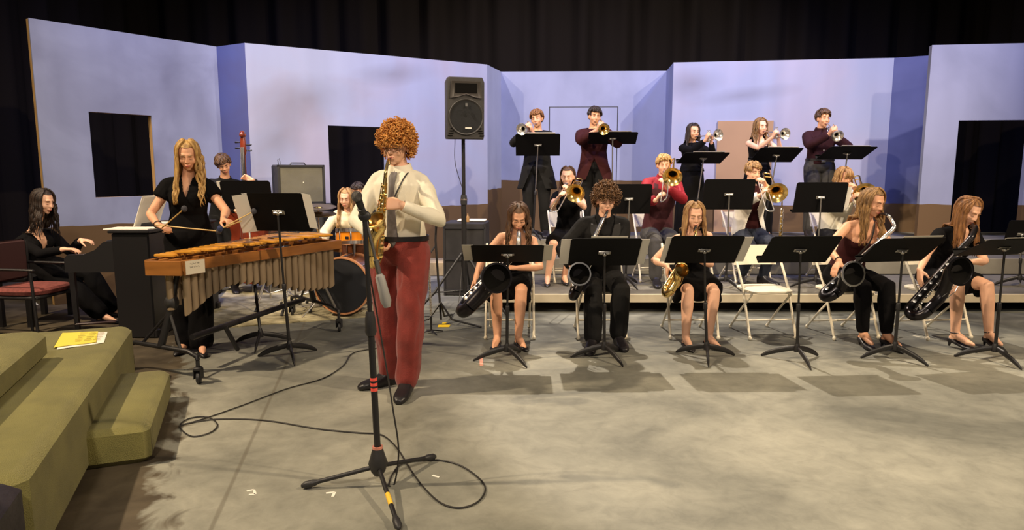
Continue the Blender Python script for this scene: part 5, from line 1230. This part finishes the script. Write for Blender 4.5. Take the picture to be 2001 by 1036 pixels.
tpt('silver trumpet of the player in the dark maroon shirt, rightmost in the top row', 'trumpeter with short brown hair, dark maroon shirt and grey trousers, rightmost in the top row', (1609, 232), 1.03, (1614, 246), (1636, 261), 8.78, -4, 6, 'm',
    multi(Top(M_dmar, 1.93, .017, .05, 'crew', .006, 'shirt', collar=M_dmar, soff=.018), btn), Trousers(M_grey, .022, 1.93, .006, .18, .01, belt=1), ShortHair(H_brown, 190, seed=35, fringe=.01, vol=1.11), M_skin)

# upright slim brass instrument left standing on the riser
b_ = V((3.40, 8.62, .4)); t = thing('standing_saxophone', 'slim gold instrument standing upright on the riser between two trombonists', 'saxophone', b_)
obj('bell_and_body', G().lathe(b_, (0, 0, 1), [(.0, .052), (.004, .055), (.02, .042), (.06, .028), (.2, .022), (.45, .014), (.66, .009), (.70, .009)], 20), M_brass, t)
for i in range(12):
    p = b_ + V((.008 * (-1) ** i, -.020 + .012 * i / 12, .12 + .045 * i)); obj('key_cup', G().lathe(p, (.3 * (-1) ** i, -1, 0), [(0, .010), (.006, .011), (.008, .001)], 12), M_silver, t)
for s_ in (-1, 1): obj('key_rod', G().tube([b_ + V((s_ * .026, -.01, .1)), b_ + V((s_ * .016, -.01, .62))], .003, 6), M_silver, t)
obj('neck', G().tube([b_ + V((0, 0, .69)), b_ + V((0, .0, .74)), b_ + V((.02, -.01, .78))], [.009, .008, .007], 8, True), M_silver, t)
# ------------------------------------------------------------ piano corner
M_pbl = mat('piano_black', (.012, .011, .012), .38); M_pbl2 = mat('piano_soft_black', (.02, .019, .02), .3)  # the second black is a touch lighter and glossier
def piano():
    o = V((-3.375, 6.0, 0)); t = thing('upright_piano', 'black upright piano seen end-on beside the marimba', 'piano', o)
    obj('cabinet', G().box((-3.375, 6.68, .475), (.33, 1.36, .95), None, .012), M_pbl, t); obj('lid', G().box((-3.375, 6.68, .962), (.37, 1.40, .024), None, .006), M_pbl, t)
    for y in (6.03, 7.33):
        g = G(); pr = [(-3.98, .60), (-3.98, .72), (-3.95, .755), (-3.80, .76), (-3.70, .80), (-3.62, .87), (-3.54, .88), (-3.54, .60)]
        g.rings([[V((x, y - .018, z_)) for x, z_ in pr], [V((x, y + .018, z_)) for x, z_ in pr]]); obj('key_cheek', g, M_pbl2, t)
        obj('leg', G().tube([(-3.93, y, .60), (-3.92, y, .02)], [.032, .022], 4), M_pbl, t)
    obj('keybed', G().box((-3.76, 6.68, .66), (.44, 1.28, .09), None, .008), M_pbl, t)
    obj('base_foot', G().box((-3.5, 6.04, .04), (.62, .07, .08), None, .01), M_pbl, t); obj('base_foot', G().box((-3.5, 7.32, .04), (.62, .07, .08), None, .01), M_pbl, t)
    obj('fallboard', G().box((-3.60, 6.68, .80), (.05, 1.26, .16), Matrix.Identity(4), .01), M_pbl2, t)
    for i in range(45): obj('white_key', G().box((-3.90, 6.09 + i * .0265, .722), (.14, .0245, .02), None, .002), M_paper, t)
    g = G()
    for i in range(44):
        if i % 7 in (0, 1, 3, 4, 5): obj('black_key', G().box((-3.86, 6.103 + i * .0265, .736), (.09, .013, .02), None, .002), M_pbl, t)
    obj('pedal', G().box((-3.66, 6.62, .06), (.14, .03, .012), None, .004), M_brassd, t)
    for (a, b_, lab, w_) in (((-3.41, 6.12), 0, 'white open music lying on the near end of the piano lid', .23), ((-3.35, 6.78), 4, 'second white booklet lying further along the piano lid', .24)):
        M = Matrix.Translation((a[0], a[1], .976)) @ Matrix.Rotation(R(b_), 4, 'Z'); tag(obj('sheet_music', G().box((0, 0, .006), (.40, w_, .012), M, .003), M_paper, None, False, org=M.translation), lab, 'sheet music')
    M = Matrix.Translation((-3.46, 6.45, .976)) @ Matrix.Rotation(R(20), 4, 'Y'); g = G().box((0, 0, .16), (.004, .46, .30), M); g.box((-.016, .02, .155), (.004, .44, .29), M @ Matrix.Rotation(R(4), 4, 'Y'))
    tag(obj('sheet_music', g, M_paper, None, False, org=M.translation), 'tall white music standing upright on the piano lid in front of the pianist', 'sheet music')
    g = G().box((-3.47, 6.44, 1.0), (.05, .2, .05)); tag(obj('music_rest', g, M_pbl2, None, org=(-3.47, 6.44, .975)), 'small dark desk rest holding the upright music on the piano', 'music rest')
piano()
M_redup = mat('red_upholstery', srgb(122, 62, 56), .9, noise_amt=.2, scale=40, bump=.4, bscale=200); M_dkup = mat('dark_maroon_back', srgb(52, 22, 20), .8)
def arm_chair(label, x, y, rz):
    t = thing('stacking_chair', label, 'chair', (0, 0, 0), 'red padded chairs at the left'); 
    g = G(); g.loft([(V((0, 0, z_)), RTv, FWv, .24 - d_, .245 - d_) for z_, d_ in ((.42, .04), (.435, .012), (.465, 0), (.485, .015), (.492, .05))], 32, 4); obj('seat', g, M_redup, t)
    obj('seat_pan', G().box((0, 0, .41), (.44, .44, .03), None, .01), M_blackp, t)
    g = G(); g.box((0, .24, .70), (.44, .05, .36), Matrix.Rotation(R(0), 4, 'X'), .02); obj('backrest', g, M_dkup, t)
    for sg in (-1, 1):
        obj('leg', G().tube([(sg * .24, -.20, .64), (sg * .24, -.22, 0.01)], .013, 8), M_black, t)
        obj('leg', G().tube([(sg * .24, .24, .86), (sg * .24, .24, .45), (sg * .24, .26, .01)], .013, 8), M_black, t)
        obj('armrest', G().tube([(sg * .24, .24, .66), (sg * .24, -.22, .655)], .018, 8, True, .7), M_black, t)
    t.location = (x, y, 0); t.rotation_euler = (0, 0, R(rz)); return t
RTv, FWv = V((1, 0, 0)), V((0, 1, 0))
ac = arm_chair('black-framed chair with brick red padded seat behind the green platform', -4.27, 6.0, 84)
dup(ac, (-4.86, 5.75, 0), R(80), 'second red padded chair, its dark back cut by the left frame edge')
t = thing('piano_bench', 'black piano bench under the pianist', 'bench', (-4.78, 6.75, 0)); obj('cushion', G().box((-4.78, 6.75, .475), (.36, .7, .06), None, .02), M_pbl, t)
for sx_ in (-.14, .14):
    for sy_ in (-.30, .30): obj('leg', G().box((-4.78 + sx_, 6.75 + sy_, .222), (.045, .045, .444)), M_pbl, t)
person('pianist with long dark wavy hair in a black top, seated in profile at the piano', at(86, 394, 6.62), (-4.72, 6.75, .56), yaw=72, pyaw=84, sex='f', s=1.0, hyaw=76, hpitch=16,
       neck=at(66, 452, 6.66), hands=[hd(at(126, 487, 6.46), V((1, .1, -.02)), V((.1, 0, -1)), .55), hd(at(158, 469, 6.80), V((1, -.05, -.08)), V((.1, 0, -1)), .5)], elbows=[V((-.5, -.4, -.9)), V((-.3, .5, -.9))],
       ankles=[(-4.06, 6.62, .09), (-4.12, 6.92, .09)], toes=[80, 96], top=Top(M_cloth, 1.88, .014, .0, 'v', .006, 'top'), bottom=Trousers(M_cloth, .03, 1.9, .006, .15, .02), shoes='flat', hair=LongHair(H_dark, .32, 120, .009, seed=41, wf=20, thick=.012), skin=M_skin2)
# ------------------------------------------------------------ marimba
def marimba():
    N0, N1, F0, F1 = V((-2.33, 4.77, 0)), V((-1.57, 6.22, 0)), V((-2.60, 4.80, 0)), V((-2.24, 6.78, 0))
    t = thing('marimba', 'long wooden marimba with tan resonator tubes, narrow end towards the camera', 'marimba', (-2.3, 5.3, 0))
    Mf = mat('marimba_frame', srgb(148, 94, 42), .4, noise_amt=.18, scale=3, stretch=(1, 1, 6), coat=.2); Mb = mat('marimba_bars', srgb(214, 150, 54), .3, noise_amt=.12, scale=6, coat=.35)
    Mr = mat('resonator_paint', srgb(148, 128, 102), .42, .25, noise_amt=.06, scale=4)
    Z0, Z1 = .775, .87
    def n(t_): return N0.lerp(N1, t_)
    def f(t_): return F0.lerp(F1, t_)
    def plank(a, b, z0, z1, th=.022):
        d = (b - a); L = d.length; x = d.normalized(); y = V((-x.y, x.x, 0)); return G().box((L / 2, 0, (z0 + z1) / 2), (L, th, z1 - z0), Mat(V((a.x, a.y, 0)), x, y, UP), .003)
    obj('side_rail', plank(n(0), n(1), Z0 + .015, Z1), Mf, t); obj('side_rail', plank(f(0), f(1), Z0 + .015, Z1), Mf, t)
    obj('end_board', plank(F0, N0, Z0 - .015, Z1 - .005, .03), Mf, t); obj('end_board', plank(F1, N1, Z0 - .02, Z1 - .01, .03), Mf, t)
    obj('corner_block', plank(n(0) + V((.012, 0, 0)), n(.10) + V((.012, 0, 0)), Z0 - .015, Z1 - .002, .02), Mf, t)
    st = obj('printed_sticker', plank(n(.0) + V((.026, .0, 0)), n(.097) + V((.026, 0, 0)), Z0 - .01, Z1 - .005, .003), mat('sticker_white', srgb(214, 204, 182), .5), t)
    g = G(); a, b = n(.02), n(.08); x = (b - a).normalized(); y = V((-x.y, x.x, 0)); Mq = Mat(V((a.x + .030, a.y, .83)), x, y, UP)
    for k_, (q, r_) in enumerate(((0, .05), (.058, .02), (.0, .022), (.03, .045))): g.tube([Mq @ V((q + r_ * i / 6, -.0, (.012 if k_ < 2 else -.012) + .006 * math.sin(i * 2.4 + k_))) for i in range(7)], .0012, 4)
    q_ = obj('scribbled_lettering', g, mat('pencil', (.25, .24, .22), .8), None, org=V((-2.3, 5.3, 0))); q_.location = (0, 0, 0); q_.parent = st
    for tt in (.34, .62): obj('cord_rail', plank(n(0).lerp(f(0), tt), n(1).lerp(f(1), tt), Z1 - .02, Z1 + .005, .02), Mf, t)
    nb = 27
    for i in range(nb):
        t0 = .035 + .94 * (i / nb) ** 1.06; t1 = .035 + .94 * ((i + 1) / nb) ** 1.06; c0 = (t0 + t1) / 2; w_ = (n(t1) - n(t0)).length * .86
        a = n(c0).lerp(f(c0), .44 + .0 * c0); b = n(c0).lerp(f(c0), .985); d = (b - a); L = d.length; x = d.normalized(); y = V((-x.y, x.x, 0))
        obj('bar', G().box((L / 2, 0, 0), (L, w_, .021), Mat(a + V((0, 0, Z1 + .022)), x, y, UP), .005), Mb, t)
        if i % 7 in (0, 1, 3, 4, 5) and i < nb - 1:
            c1 = t1; a = n(c1).lerp(f(c1), .03); b = n(c1).lerp(f(c1), .50); d = b - a; L = d.length; x = d.normalized(); y = V((-x.y, x.x, 0))
            obj('bar', G().box((L / 2, 0, 0), (L, w_, .021), Mat(a + V((0, 0, Z1 + .048)), x, y, UP), .005), Mb, t)
    tab = [(0, .45), (.07, .49), (.15, .57), (.24, .625), (.33, .64), (.43, .61), (.52, .575), (.62, .525), (.72, .48), (.82, .46), (1.01, .45)]
    k_ = 0; tt = .045
    while tt < .97:
        r_ = .026 + .009 * tt; zb = interp(tab, tt)[0]; p = n(tt) + V((-.035 - .01, .01, 0)); g = G(); m_ = 14
        rg = lambda z_, rr, sl=0: [p + V((rr * math.cos(q * math.tau / m_), rr * math.sin(q * math.tau / m_), z_ + sl * math.cos(q * math.tau / m_ - .9))) for q in range(m_)]
        g.rings([rg(Z0 + .01, r_), rg(zb, r_, .018), rg(zb + .001, r_ * .86, .016), rg(zb + .12, r_ * .86)], True); obj('resonator', g, Mr, t)
        p = n(tt).lerp(f(tt), .62) + V((0, .0, 0)); g = G(); g.tube([p + V((0, 0, Z0)), p + V((0, 0, zb + .02))], r_, 12); obj('resonator', g, Mr, t); tt += (2.1 * r_ + .004) / 1.64; k_ += 1
    # undercarriage
    def caster(x, y):
        a = V((x, y, 0)); g = G(); g.lathe(a + V((-.014, 0, .045)), (1, .25, 0), [(0, .001), (0, .038), (.006, .045), (.022, .045), (.028, .038), (.028, .001)], 18); w_ = obj('caster_wheel', g, M_blackp, t)
        g = G(); g.box((x, y, .11), (.05, .06, .03), None, .008)
        for s_ in (-.024, .024): g.box((x + s_, y, .075), (.006, .05, .07))
        g.tube([(x, y, .12), (x, y, .17)], .014, 8); obj('caster_fork', g, M_blackp, t)
    cs = [(-2.22, 4.68), (-2.90, 5.02), (-1.62, 6.26), (-2.28, 6.95)]
    for c_ in cs: caster(*c_)
    for (a, b), top_ in ((((-2.22, 4.68), (-2.90, 5.02)), n(.07).lerp(f(.07), .5)), (((-1.62, 6.26), (-2.28, 6.95)), n(.9).lerp(f(.9), .5))):
        A_, B_ = V((*a, .175)), V((*b, .175)); mid = (A_ + B_) / 2; obj('base_bar', G().tube([A_, A_ + V((0, 0, .02)), A_.lerp(B_, .12) + V((0, 0, .05)), A_.lerp(B_, .88) + V((0, 0, .05)), B_ + V((0, 0, .02)), B_], .017, 10), M_black, t)
        top2 = V((top_.x, top_.y, Z0)); obj('upright', G().tube([mid + V((0, 0, .05)), mid.lerp(top2, .5), top2], [.028, .024, .018], 10), M_black, t)
        obj('height_gear', G().ell(mid.lerp(top2, .62), (.05, .05, .06)), M_blackp, t)
        for q in (A_.lerp(B_, .22), A_.lerp(B_, .78)): obj('brace', G().tube([q + V((0, 0, .05)), mid.lerp(top2, .5)], .011, 8), M_steel if q is None else M_black, t)
    obj('stretcher', G().tube([(-2.40, 5.0, .26), (-2.02, 6.5, .26)], .024, 10), M_black, t); obj('stretcher', G().tube([(-2.3, 5.35, .26), (-2.27, 5.5, .0 + .03)], .018, 8), M_black, t)
    obj('diagonal_brace', G().tube([n(.86).lerp(f(.86), .3) + V((0, 0, Z0)), V((-1.66, 6.3, .22))], .013, 8), M_steel, t)
marimba()
mp = at(367, 303, 5.55)
cx = person('marimba player with long wavy blond hair in a black short-sleeved blouse, holding mallets', mp, (-2.68, 5.66, .94), yaw=14, pyaw=20, sex='f', s=1.0, hyaw=18, hpitch=24, neck=mp + V((-.035, .06, -.185)),
       hands=[hd(at(309, 440, 5.32), V((.9, -.25, -.25)), V((-.1, .3, -1)), 1.5), hd(at(436, 430, 5.34), V((.75, -.5, -.05)), V((-.3, 0, -1)), 1.5)], elbows=[V((-1, .3, -.55)), V((.75, .3, -.8))],
       ankles=[(-2.72, 5.58, .09), (-2.57, 5.50, .09)], toes=[-5, 30], top=multi(Top(M_cloth, .42, .020, .0, 'vs', .009, 'blouse', soff=.026), bracelet(-1)), bottom=Trousers(M_cloth, .03, 1.95, .007, .15, .03), shoes='flat',
       hair=LongHair(H_blond, .36, 140, .011, seed=42, wf=17, thick=.014, front=1.05), skin=M_skin, brow=(.3, .2, .1))
M_birch = mat('birch_stick', srgb(204, 170, 104), .5); M_yarn = mat('grey_yarn', srgb(74, 72, 78), .95, bump=1, bscale=200); M_yarnb = mat('blue_yarn', srgb(52, 62, 100), .95, bump=1, bscale=200)
for i, (a, b, m_, lab) in enumerate(((at(304, 440, 5.22), at(428, 452, 5.15), M_yarn, 'mallet with grey yarn head held level in her near hand'), (at(316, 446, 5.24), at(360, 408, 5.0), M_yarn, 'mallet pointing up from her near hand, grey head against the blouse'),
                                  (at(448, 438, 5.20), at(496, 413, 5.3), M_yarn, 'mallet in her far hand pointing up to the right'), (at(472, 432, 5.2), at(430, 447, 5.0), M_yarnb, 'blue-headed mallet in her far hand'))):
    t = thing('mallet', lab, 'mallet', a, None); obj('stick', G().tube([a, b], .0045, 8, True), M_birch, t); obj('head', G().ell(b, (.021, .021, .024)), m_, t)
# ------------------------------------------------------------ double bass and player
def bass():
    o = V((-3.18, 8.2, 0)); t = thing('double_bass', 'reddish brown double bass with carved scroll, standing behind the marimba', 'double bass', o); Mw = mat('bass_varnish', srgb(112, 44, 24), .25, noise_amt=.2, scale=5, coat=.5)
    T_ = Matrix.Translation(o) @ Matrix.Rotation(R(-6), 4, 'X') @ Matrix.Rotation(R(-2), 4, 'Y')
    prof = [(.14, .04), (.16, .18), (.22, .27), (.34, .325), (.46, .315), (.56, .26), (.64, .215), (.74, .205), (.82, .225), (.92, .25), (1.02, .245), (1.12, .20), (1.20, .12), (1.26, .035)]
    g = G(); secs = [(T_ @ V((0, .05, z_)), V((1, 0, 0)), V((0, 1, 0)), w_, .10) for z_, w_ in prof]; g.loft(secs, 36, 6); obj('body', g, Mw, t)
    obj('neck', G().tube([T_ @ V((0, -.03, 1.18)), T_ @ V((0, -.03, 1.70))], [.028, .022], 12), Mw, t)
    g = G(); M = T_; g.box((0, -.062, 1.42), (.045, .014, .72), M, .005); obj('fingerboard', g, M_shoe, t)
    g = G(); g.loft([(T_ @ V((0, -.03, z_)), V((1, 0, 0)), V((0, 1, 0)), w_, d_) for z_, w_, d_ in ((1.69, .024, .022), (1.73, .036, .03), (1.84, .032, .03), (1.90, .026, .03))], 16, 4); obj('peg_box', g, Mw, t)
    g = G(); g.tube([T_ @ V((0, -.03 - .035 * math.cos(a) * (1 - a / 14), 1.925 + .036 * math.sin(a) * (1 - a / 14))) for a in [i * .5 for i in range(18)]], [.030 - .0009 * i for i in range(18)], 10, True); g.ell(T_ @ V((0, -.035, 1.925)), (.045, .02, .02)); obj('scroll', g, Mw, t)
    for i in range(4): obj('tuning_peg', G().tube([T_ @ V(((-1) ** i * .03, -.03, 1.74 + .035 * i)), T_ @ V(((-1) ** i * .09, -.03, 1.74 + .035 * i))], [.007, .012], 8, True), M_shoe, t)
    for i in range(4): obj('string', G().tube([T_ @ V((-.015 + .01 * i, -.075, 1.78)), T_ @ V((-.03 + .02 * i, -.17, .62)), T_ @ V((-.012 + .008 * i, -.08, .3))], .0016, 5), M_steel, t)
    obj('bridge', G().box((0, -.11, .61), (.13, .12, .012), T_), Mw, t); obj('tailpiece', G().box((0, -.09, .40), (.07, .02, .3), T_, .008), M_shoe, t); obj('endpin', G().tube([T_ @ V((0, .05, .14)), T_ @ V((0, .05, 0.0))], .008, 8), M_steel, t)
    for s_ in (-1, 1): obj('sound_hole', G().tube([T_ @ V((s_ * (.10 + .02 * math.sin(i * .8)), -.052, .52 + i * .03)) for i in range(7)], [.003, .007, .005, .005, .005, .007, .003], 6), M_void, t)
bass()
bh = at(437, 322, 8.22)
person('bass player with tousled dark brown hair in a black shirt, head bent down', bh, (-3.55, 8.42, .90), yaw=22, sex='m', s=.98, hyaw=28, hpitch=26, hroll=14, neck=bh + V((-.03, .09, -.18)),
       hands=[hd(at(462, 412, 8.0), V((.9, -.2, -.4)), V((0, .8, -.4)), .9), hd(at(493, 352, 8.22), V((-.9, -.2, .4)), V((0, -1, 0)), 1.1)], elbows=[V((-.8, -.2, -.8)), V((.9, .1, -.5))],
       ankles=[(-3.65, 8.38, .09), (-3.45, 8.36, .09)], toes=[10, 30], top=Top(M_suit, 1.93, .017, .0, 'crew', .007, 'shirt', collar=M_suit), bottom=Trousers(M_suit, .024, 1.95, .006), hair=ShortHair(H_dark if False else H_brown, 200, seed=44, fringe=.04, vol=1.15), skin=M_skin, voxel=.008)
# ------------------------------------------------------------ amplifier on a case
def amp():
    c = at(588, 361, 8.75); t = thing('guitar_amplifier', 'combo amplifier with olive grey grille cloth and top handle, left of the doorway', 'amplifier', c); M = Matrix.Translation(c) @ Matrix.Rotation(R(34), 4, 'Z')
    obj('cabinet', G().box((0, .10, 0), (.60, .26, .50), M, .015), mat('amp_tolex', (.02, .018, .022), .7), t)
    obj('grille_cloth', G().box((0, -.035, -.0), (.54, .012, .44), M, .004), mat('grille_cloth', srgb(104, 100, 84), .85, noise_amt=.08, scale=5, bump=.6, bscale=300), t)
    g = G()
    for x in (-.285, .285): g.box((x, -.035, 0), (.03, .03, .5), M, .004)
    for z_ in (-.235, .235): g.box((0, -.035, z_), (.6, .03, .03), M, .004)
    obj('front_edge', g, M_blackp, t); obj('handle', G().tube([M @ V((-.1, .1, .25)), M @ V((-.08, .1, .275)), M @ V((.08, .1, .275)), M @ V((.1, .1, .25))], .008, 8), M_black, t)
    obj('badge', G().box((.02, -.043, .03), (.012, .004, .012), M), M_ivory, t)
    q = V((c.x, c.y, 0)); h = c.z - .25; tag(obj('equipment_case', G().box((q.x, q.y + .1, h / 2), (.62, .5, h), None, .015), mat('case_black2', (.016, .015, .016), .7), None, org=q), 'tall black case under the combo amplifier', 'case')
    a = M @ V((-.24, .1, .25)); tag(obj('cable_loop', G().tube([a, a + V((-.01, 0, .06)), a + V((.012, 0, .08)), a + V((.02, 0, .03)), a + V((.02, 0, 0))], .004, 6), M_black, None, org=a), 'small cable loop standing on the amplifier top', 'cable')
amp()
# ------------------------------------------------------------ drum kit
M_orange = mat('amber_lacquer', srgb(232, 138, 24), .22, noise_amt=.06, scale=3, coat=.6); M_hoop = mat('maple_hoop', srgb(196, 138, 96), .35, coat=.3); M_head = mat('black_drumhead', (.016, .017, .021), .5); M_shell = mat('brown_shell', srgb(92, 50, 26), .3, coat=.4)
M_cym = mat('bronze_cymbal', srgb(150, 128, 84), .28, 1); M_wh = mat('white_drumhead', srgb(226, 220, 205), .6)
def lugs(t, c, ax, r, L, n, m=M_chrome, off=0):
    x, y, z = frame(V(ax)); 
    for i in range(n):
        a = off + i * math.tau / n; d = x * math.cos(a) + y * math.sin(a); p = V(c) + z * L * .5 + d * (r + .008); obj('lug', G().tube([p - z * L * .38, p - z * L * .12, p + z * L * .12, p + z * L * .38], [.004, .010, .010, .004], 8, True), m, t)
def drum(name, label, c, ax, r, L, shell, front, hoop, nl, top_=None):
    t = thing(name, label, 'drum', c); ax = V(ax).normalized(); c = V(c)
    obj('shell', G().lathe(c, ax, [(0, r * .97), (0, r), (L, r), (L, r * .97)], 44), shell, t)
    for q in (0, L - .028): obj('hoop', G().lathe(c + ax * (q - .006), ax, [(0, r * .985), (0, r + .012), (.038, r + .012), (.038, r * .985)], 44), hoop, t)
    obj('drumhead', G().lathe(c, ax, [(.004, .001), (.003, r * .99)], 44), front, t); obj('drumhead', G().lathe(c, ax, [(L - .004, .001), (L - .003, r * .99)], 44), M_wh, t)
    lugs(t, c, ax, r, L, nl); return t
bd = drum('bass_drum', 'bass drum with black front head and coppery hoop, partly behind the marimba tubes', at(668, 559, 6.86), (.12, 1, .0), .285, .40, M_shell, M_head, M_hoop, 8)
for s_ in (-1, 1):
    b_ = at(668, 559, 6.86); obj('spur', G().tube([b_ + V((s_ * .24, .12, -.12)), V((b_.x + s_ * .40, b_.y - .05, .015))], [.009, .007], 8, True), M_chrome, bd)
tc = at(687, 476, 7.12); tm = drum('snare_drum', 'small amber-lacquered drum with chrome lugs in front of the drummer', tc - V((0, 0, .0)), (-.02, .10, 1), .15, .155, M_orange, M_wh, M_chrome, 8)
obj('badge', G().box(tc + V((-.01, -.153, .075)), (.035, .004, .028)), M_shoe, tm); obj('mount_arm', G().tube([tc + V((0, .12, .0)), tc + V((0, .1, -.2)), V((tc.x, tc.y + .12, .56))], .012, 8), M_chrome, tm)
ft = drum('floor_tom', 'brown wooden floor tom beside the amber drum, mostly behind the marimba end', V((-1.68, 7.5, .46)), (0, .03, 1), .20, .27, M_shell, M_wh, M_hoop, 6)
for i in range(3):
    a = R(60 + 120 * i); p = V((-1.68, 7.5, 0)) + V((math.cos(a), math.sin(a), 0)) * .22; obj('leg', G().tube([p + V((0, 0, .7)), p + V((0, 0, .02))], .006, 8), M_chrome, ft)
def cymbal(name, label, c, r, tilt, base, n=2):
    c, base = V(c), V(base); t = thing(name, label, 'cymbal', base); ax = V((math.sin(R(tilt)), -.12, math.cos(R(tilt)))).normalized()
    for q in range(n): obj('cymbal_disc', G().lathe(c + ax * (.012 * (1 if q else -1) * (n - 1)), ax * (1 if q == 0 else -1), [(.0, .008), (-.004, r * .22), (-.014, r * .26), (-.018, r * .6), (-.026, r), (-.028, r), (-.020, r * .6), (-.017, r * .26)], 36), M_cym, t)
    obj('pole', G().tube([c + ax * .06, c - ax * .1, base + V((0, 0, .35)), base + V((0, 0, .1))], [.004, .007, .010, .010], 8), M_chrome, t)
    for i in range(3):
        a = R(20 + 120 * i); d = V((math.cos(a), math.sin(a), 0)); lg = obj('leg', G().tube([base + V((0, 0, .42)), base + d * .30 + V((0, 0, .03))], .008, 8), M_chrome, t); obj('brace', G().tube([base + V((0, 0, .16)), base + d * .17 + V((0, 0, .20))], .006, 6), M_chrome, t)
        f_ = obj('rubber_foot', G().tube([base + d * .27 + V((0, 0, .07)), base + d * .31 + V((0, 0, .015))], [.013, .018], 8), M_blackp, t)
cymbal('hi_hat', 'hi-hat cymbals on a chrome stand at the drummer\'s left hand side', at(622, 411, 7.35), .19, 3, (-2.08, 7.38, 0))
cymbal('crash_cymbal', 'bronze cymbal lying almost level just behind the wide end of the marimba', at(580, 462, 7.15), .24, 4, (-2.32, 7.2, 0), 1)
cymbal('ride_cymbal', 'small tilted cymbal on a chrome tripod, behind the long music stand pages', at(560, 440, 7.9), .20, -14, (-2.66, 7.1 + .3, 0), 1)
t = thing('drum_throne', 'black round drum stool under the drummer', 'stool', (-1.95, 8.2, 0)); obj('seat', G().lathe((-1.95, 8.2, .42), (0, 0, 1), [(0, .001), (0, .16), (.05, .17), (.07, .15), (.07, .001)], 24), M_shoe, t)
for i in range(3):
    a = R(90 + 120 * i); obj('leg', G().tube([(-1.95, 8.2, .42), (-1.95 + .24 * math.cos(a), 8.2 + .24 * math.sin(a), .012)], .011, 8), M_chrome, t)
M_blouse = mat('ivory_blouse', srgb(226, 212, 178), .8)
person('drummer with very long straight strawberry blond hair in an ivory blouse, seated at the drums', at(676, 388, 8.02), (-1.95, 8.2, .58), yaw=4, sex='f', s=.98, hyaw=-2, hpitch=14,
       hands=[hd(at(632, 474, 7.72), V((.2, -.6, .2)), V((.6, 0, -.6)), 1.5), hd(at(716, 462, 7.7), V((-.3, -.7, 0)), V((-.3, 0, -.8)), 1.5)], elbows=[V((-.9, .1, -.8)), V((.9, .1, -.8))],
       ankles=[(-2.1, 7.62, .09), (-1.8, 7.62, .09)], toes=[-6, 6], top=Top(M_blouse, 1.9, .018, .0, 'crew', .008, 'blouse', soff=.026), bottom=Trousers(M_cloth, .02, 1.95), shoes='flat', hair=LongHair(H_straw, .46, 170, .005, seed=46, thick=.014, front=1.15), skin=M_skin2, voxel=.008, brow=(.3, .18, .1))
for a, b, lab in ((at(634, 482, 7.5), at(608, 420, 7.3), 'drumstick held upright at left by the drummer'), (at(716, 464, 7.62), at(690, 452, 7.3), 'drumstick resting over the amber drum')):
    tag(obj('drumstick', G().tube([a, a.lerp(b, .8), b], [.007, .0065, .004], 8, True), M_birch, None, org=a), lab, 'drumstick')
person('person with dark hair and a black shirt, mostly hidden between drummer and soloist', at(699, 376, 8.85), (-1.98, 8.98, .58), yaw=-6, s=.98, hyaw=-4, hpitch=10, hands=[hd((-2.1, 8.62, .66), V((.2, -1, 0)), V((0, 0, -1)), .5), hd((-1.85, 8.62, .66), V((-.2, -1, 0)), V((0, 0, -1)), .5)],
       ankles=[(-2.1, 8.55, .09), (-1.85, 8.55, .09)], top=Top(M_suit, 1.9, .016, .0, 'crew', .004, 'shirt'), bottom=Trousers(M_suit), hair=ShortHair(H_dark, 170, seed=47, fringe=.02, vol=1.14), skin=M_skin, voxel=.009)
t = thing('stool', 'plain black stool under the half-hidden dark-haired person', 'stool', (-1.98, 9.0, 0)); obj('seat', G().lathe((-1.98, 9.0, .44), (0, 0, 1), [(0, .001), (0, .17), (.05, .17), (.05, .001)], 20), M_shoe, t); obj('leg', G().tube([(-1.98, 9.0, .44), (-1.98, 9.0, .0)], .03, 10), M_black, t)
# programs text and other small bits
tape('scrap of white tape on the floor behind the platform chairs', [(66, 590, 72, 596, .03)])
tape('white tape scribble beside the case at the riser end', [(882, 540, 890, 533, .015), (890, 533, 888, 548, .015)])
tape('white tape scrap under the chair of the woman in maroon', [(1784, 656, 1806, 660, .012)])
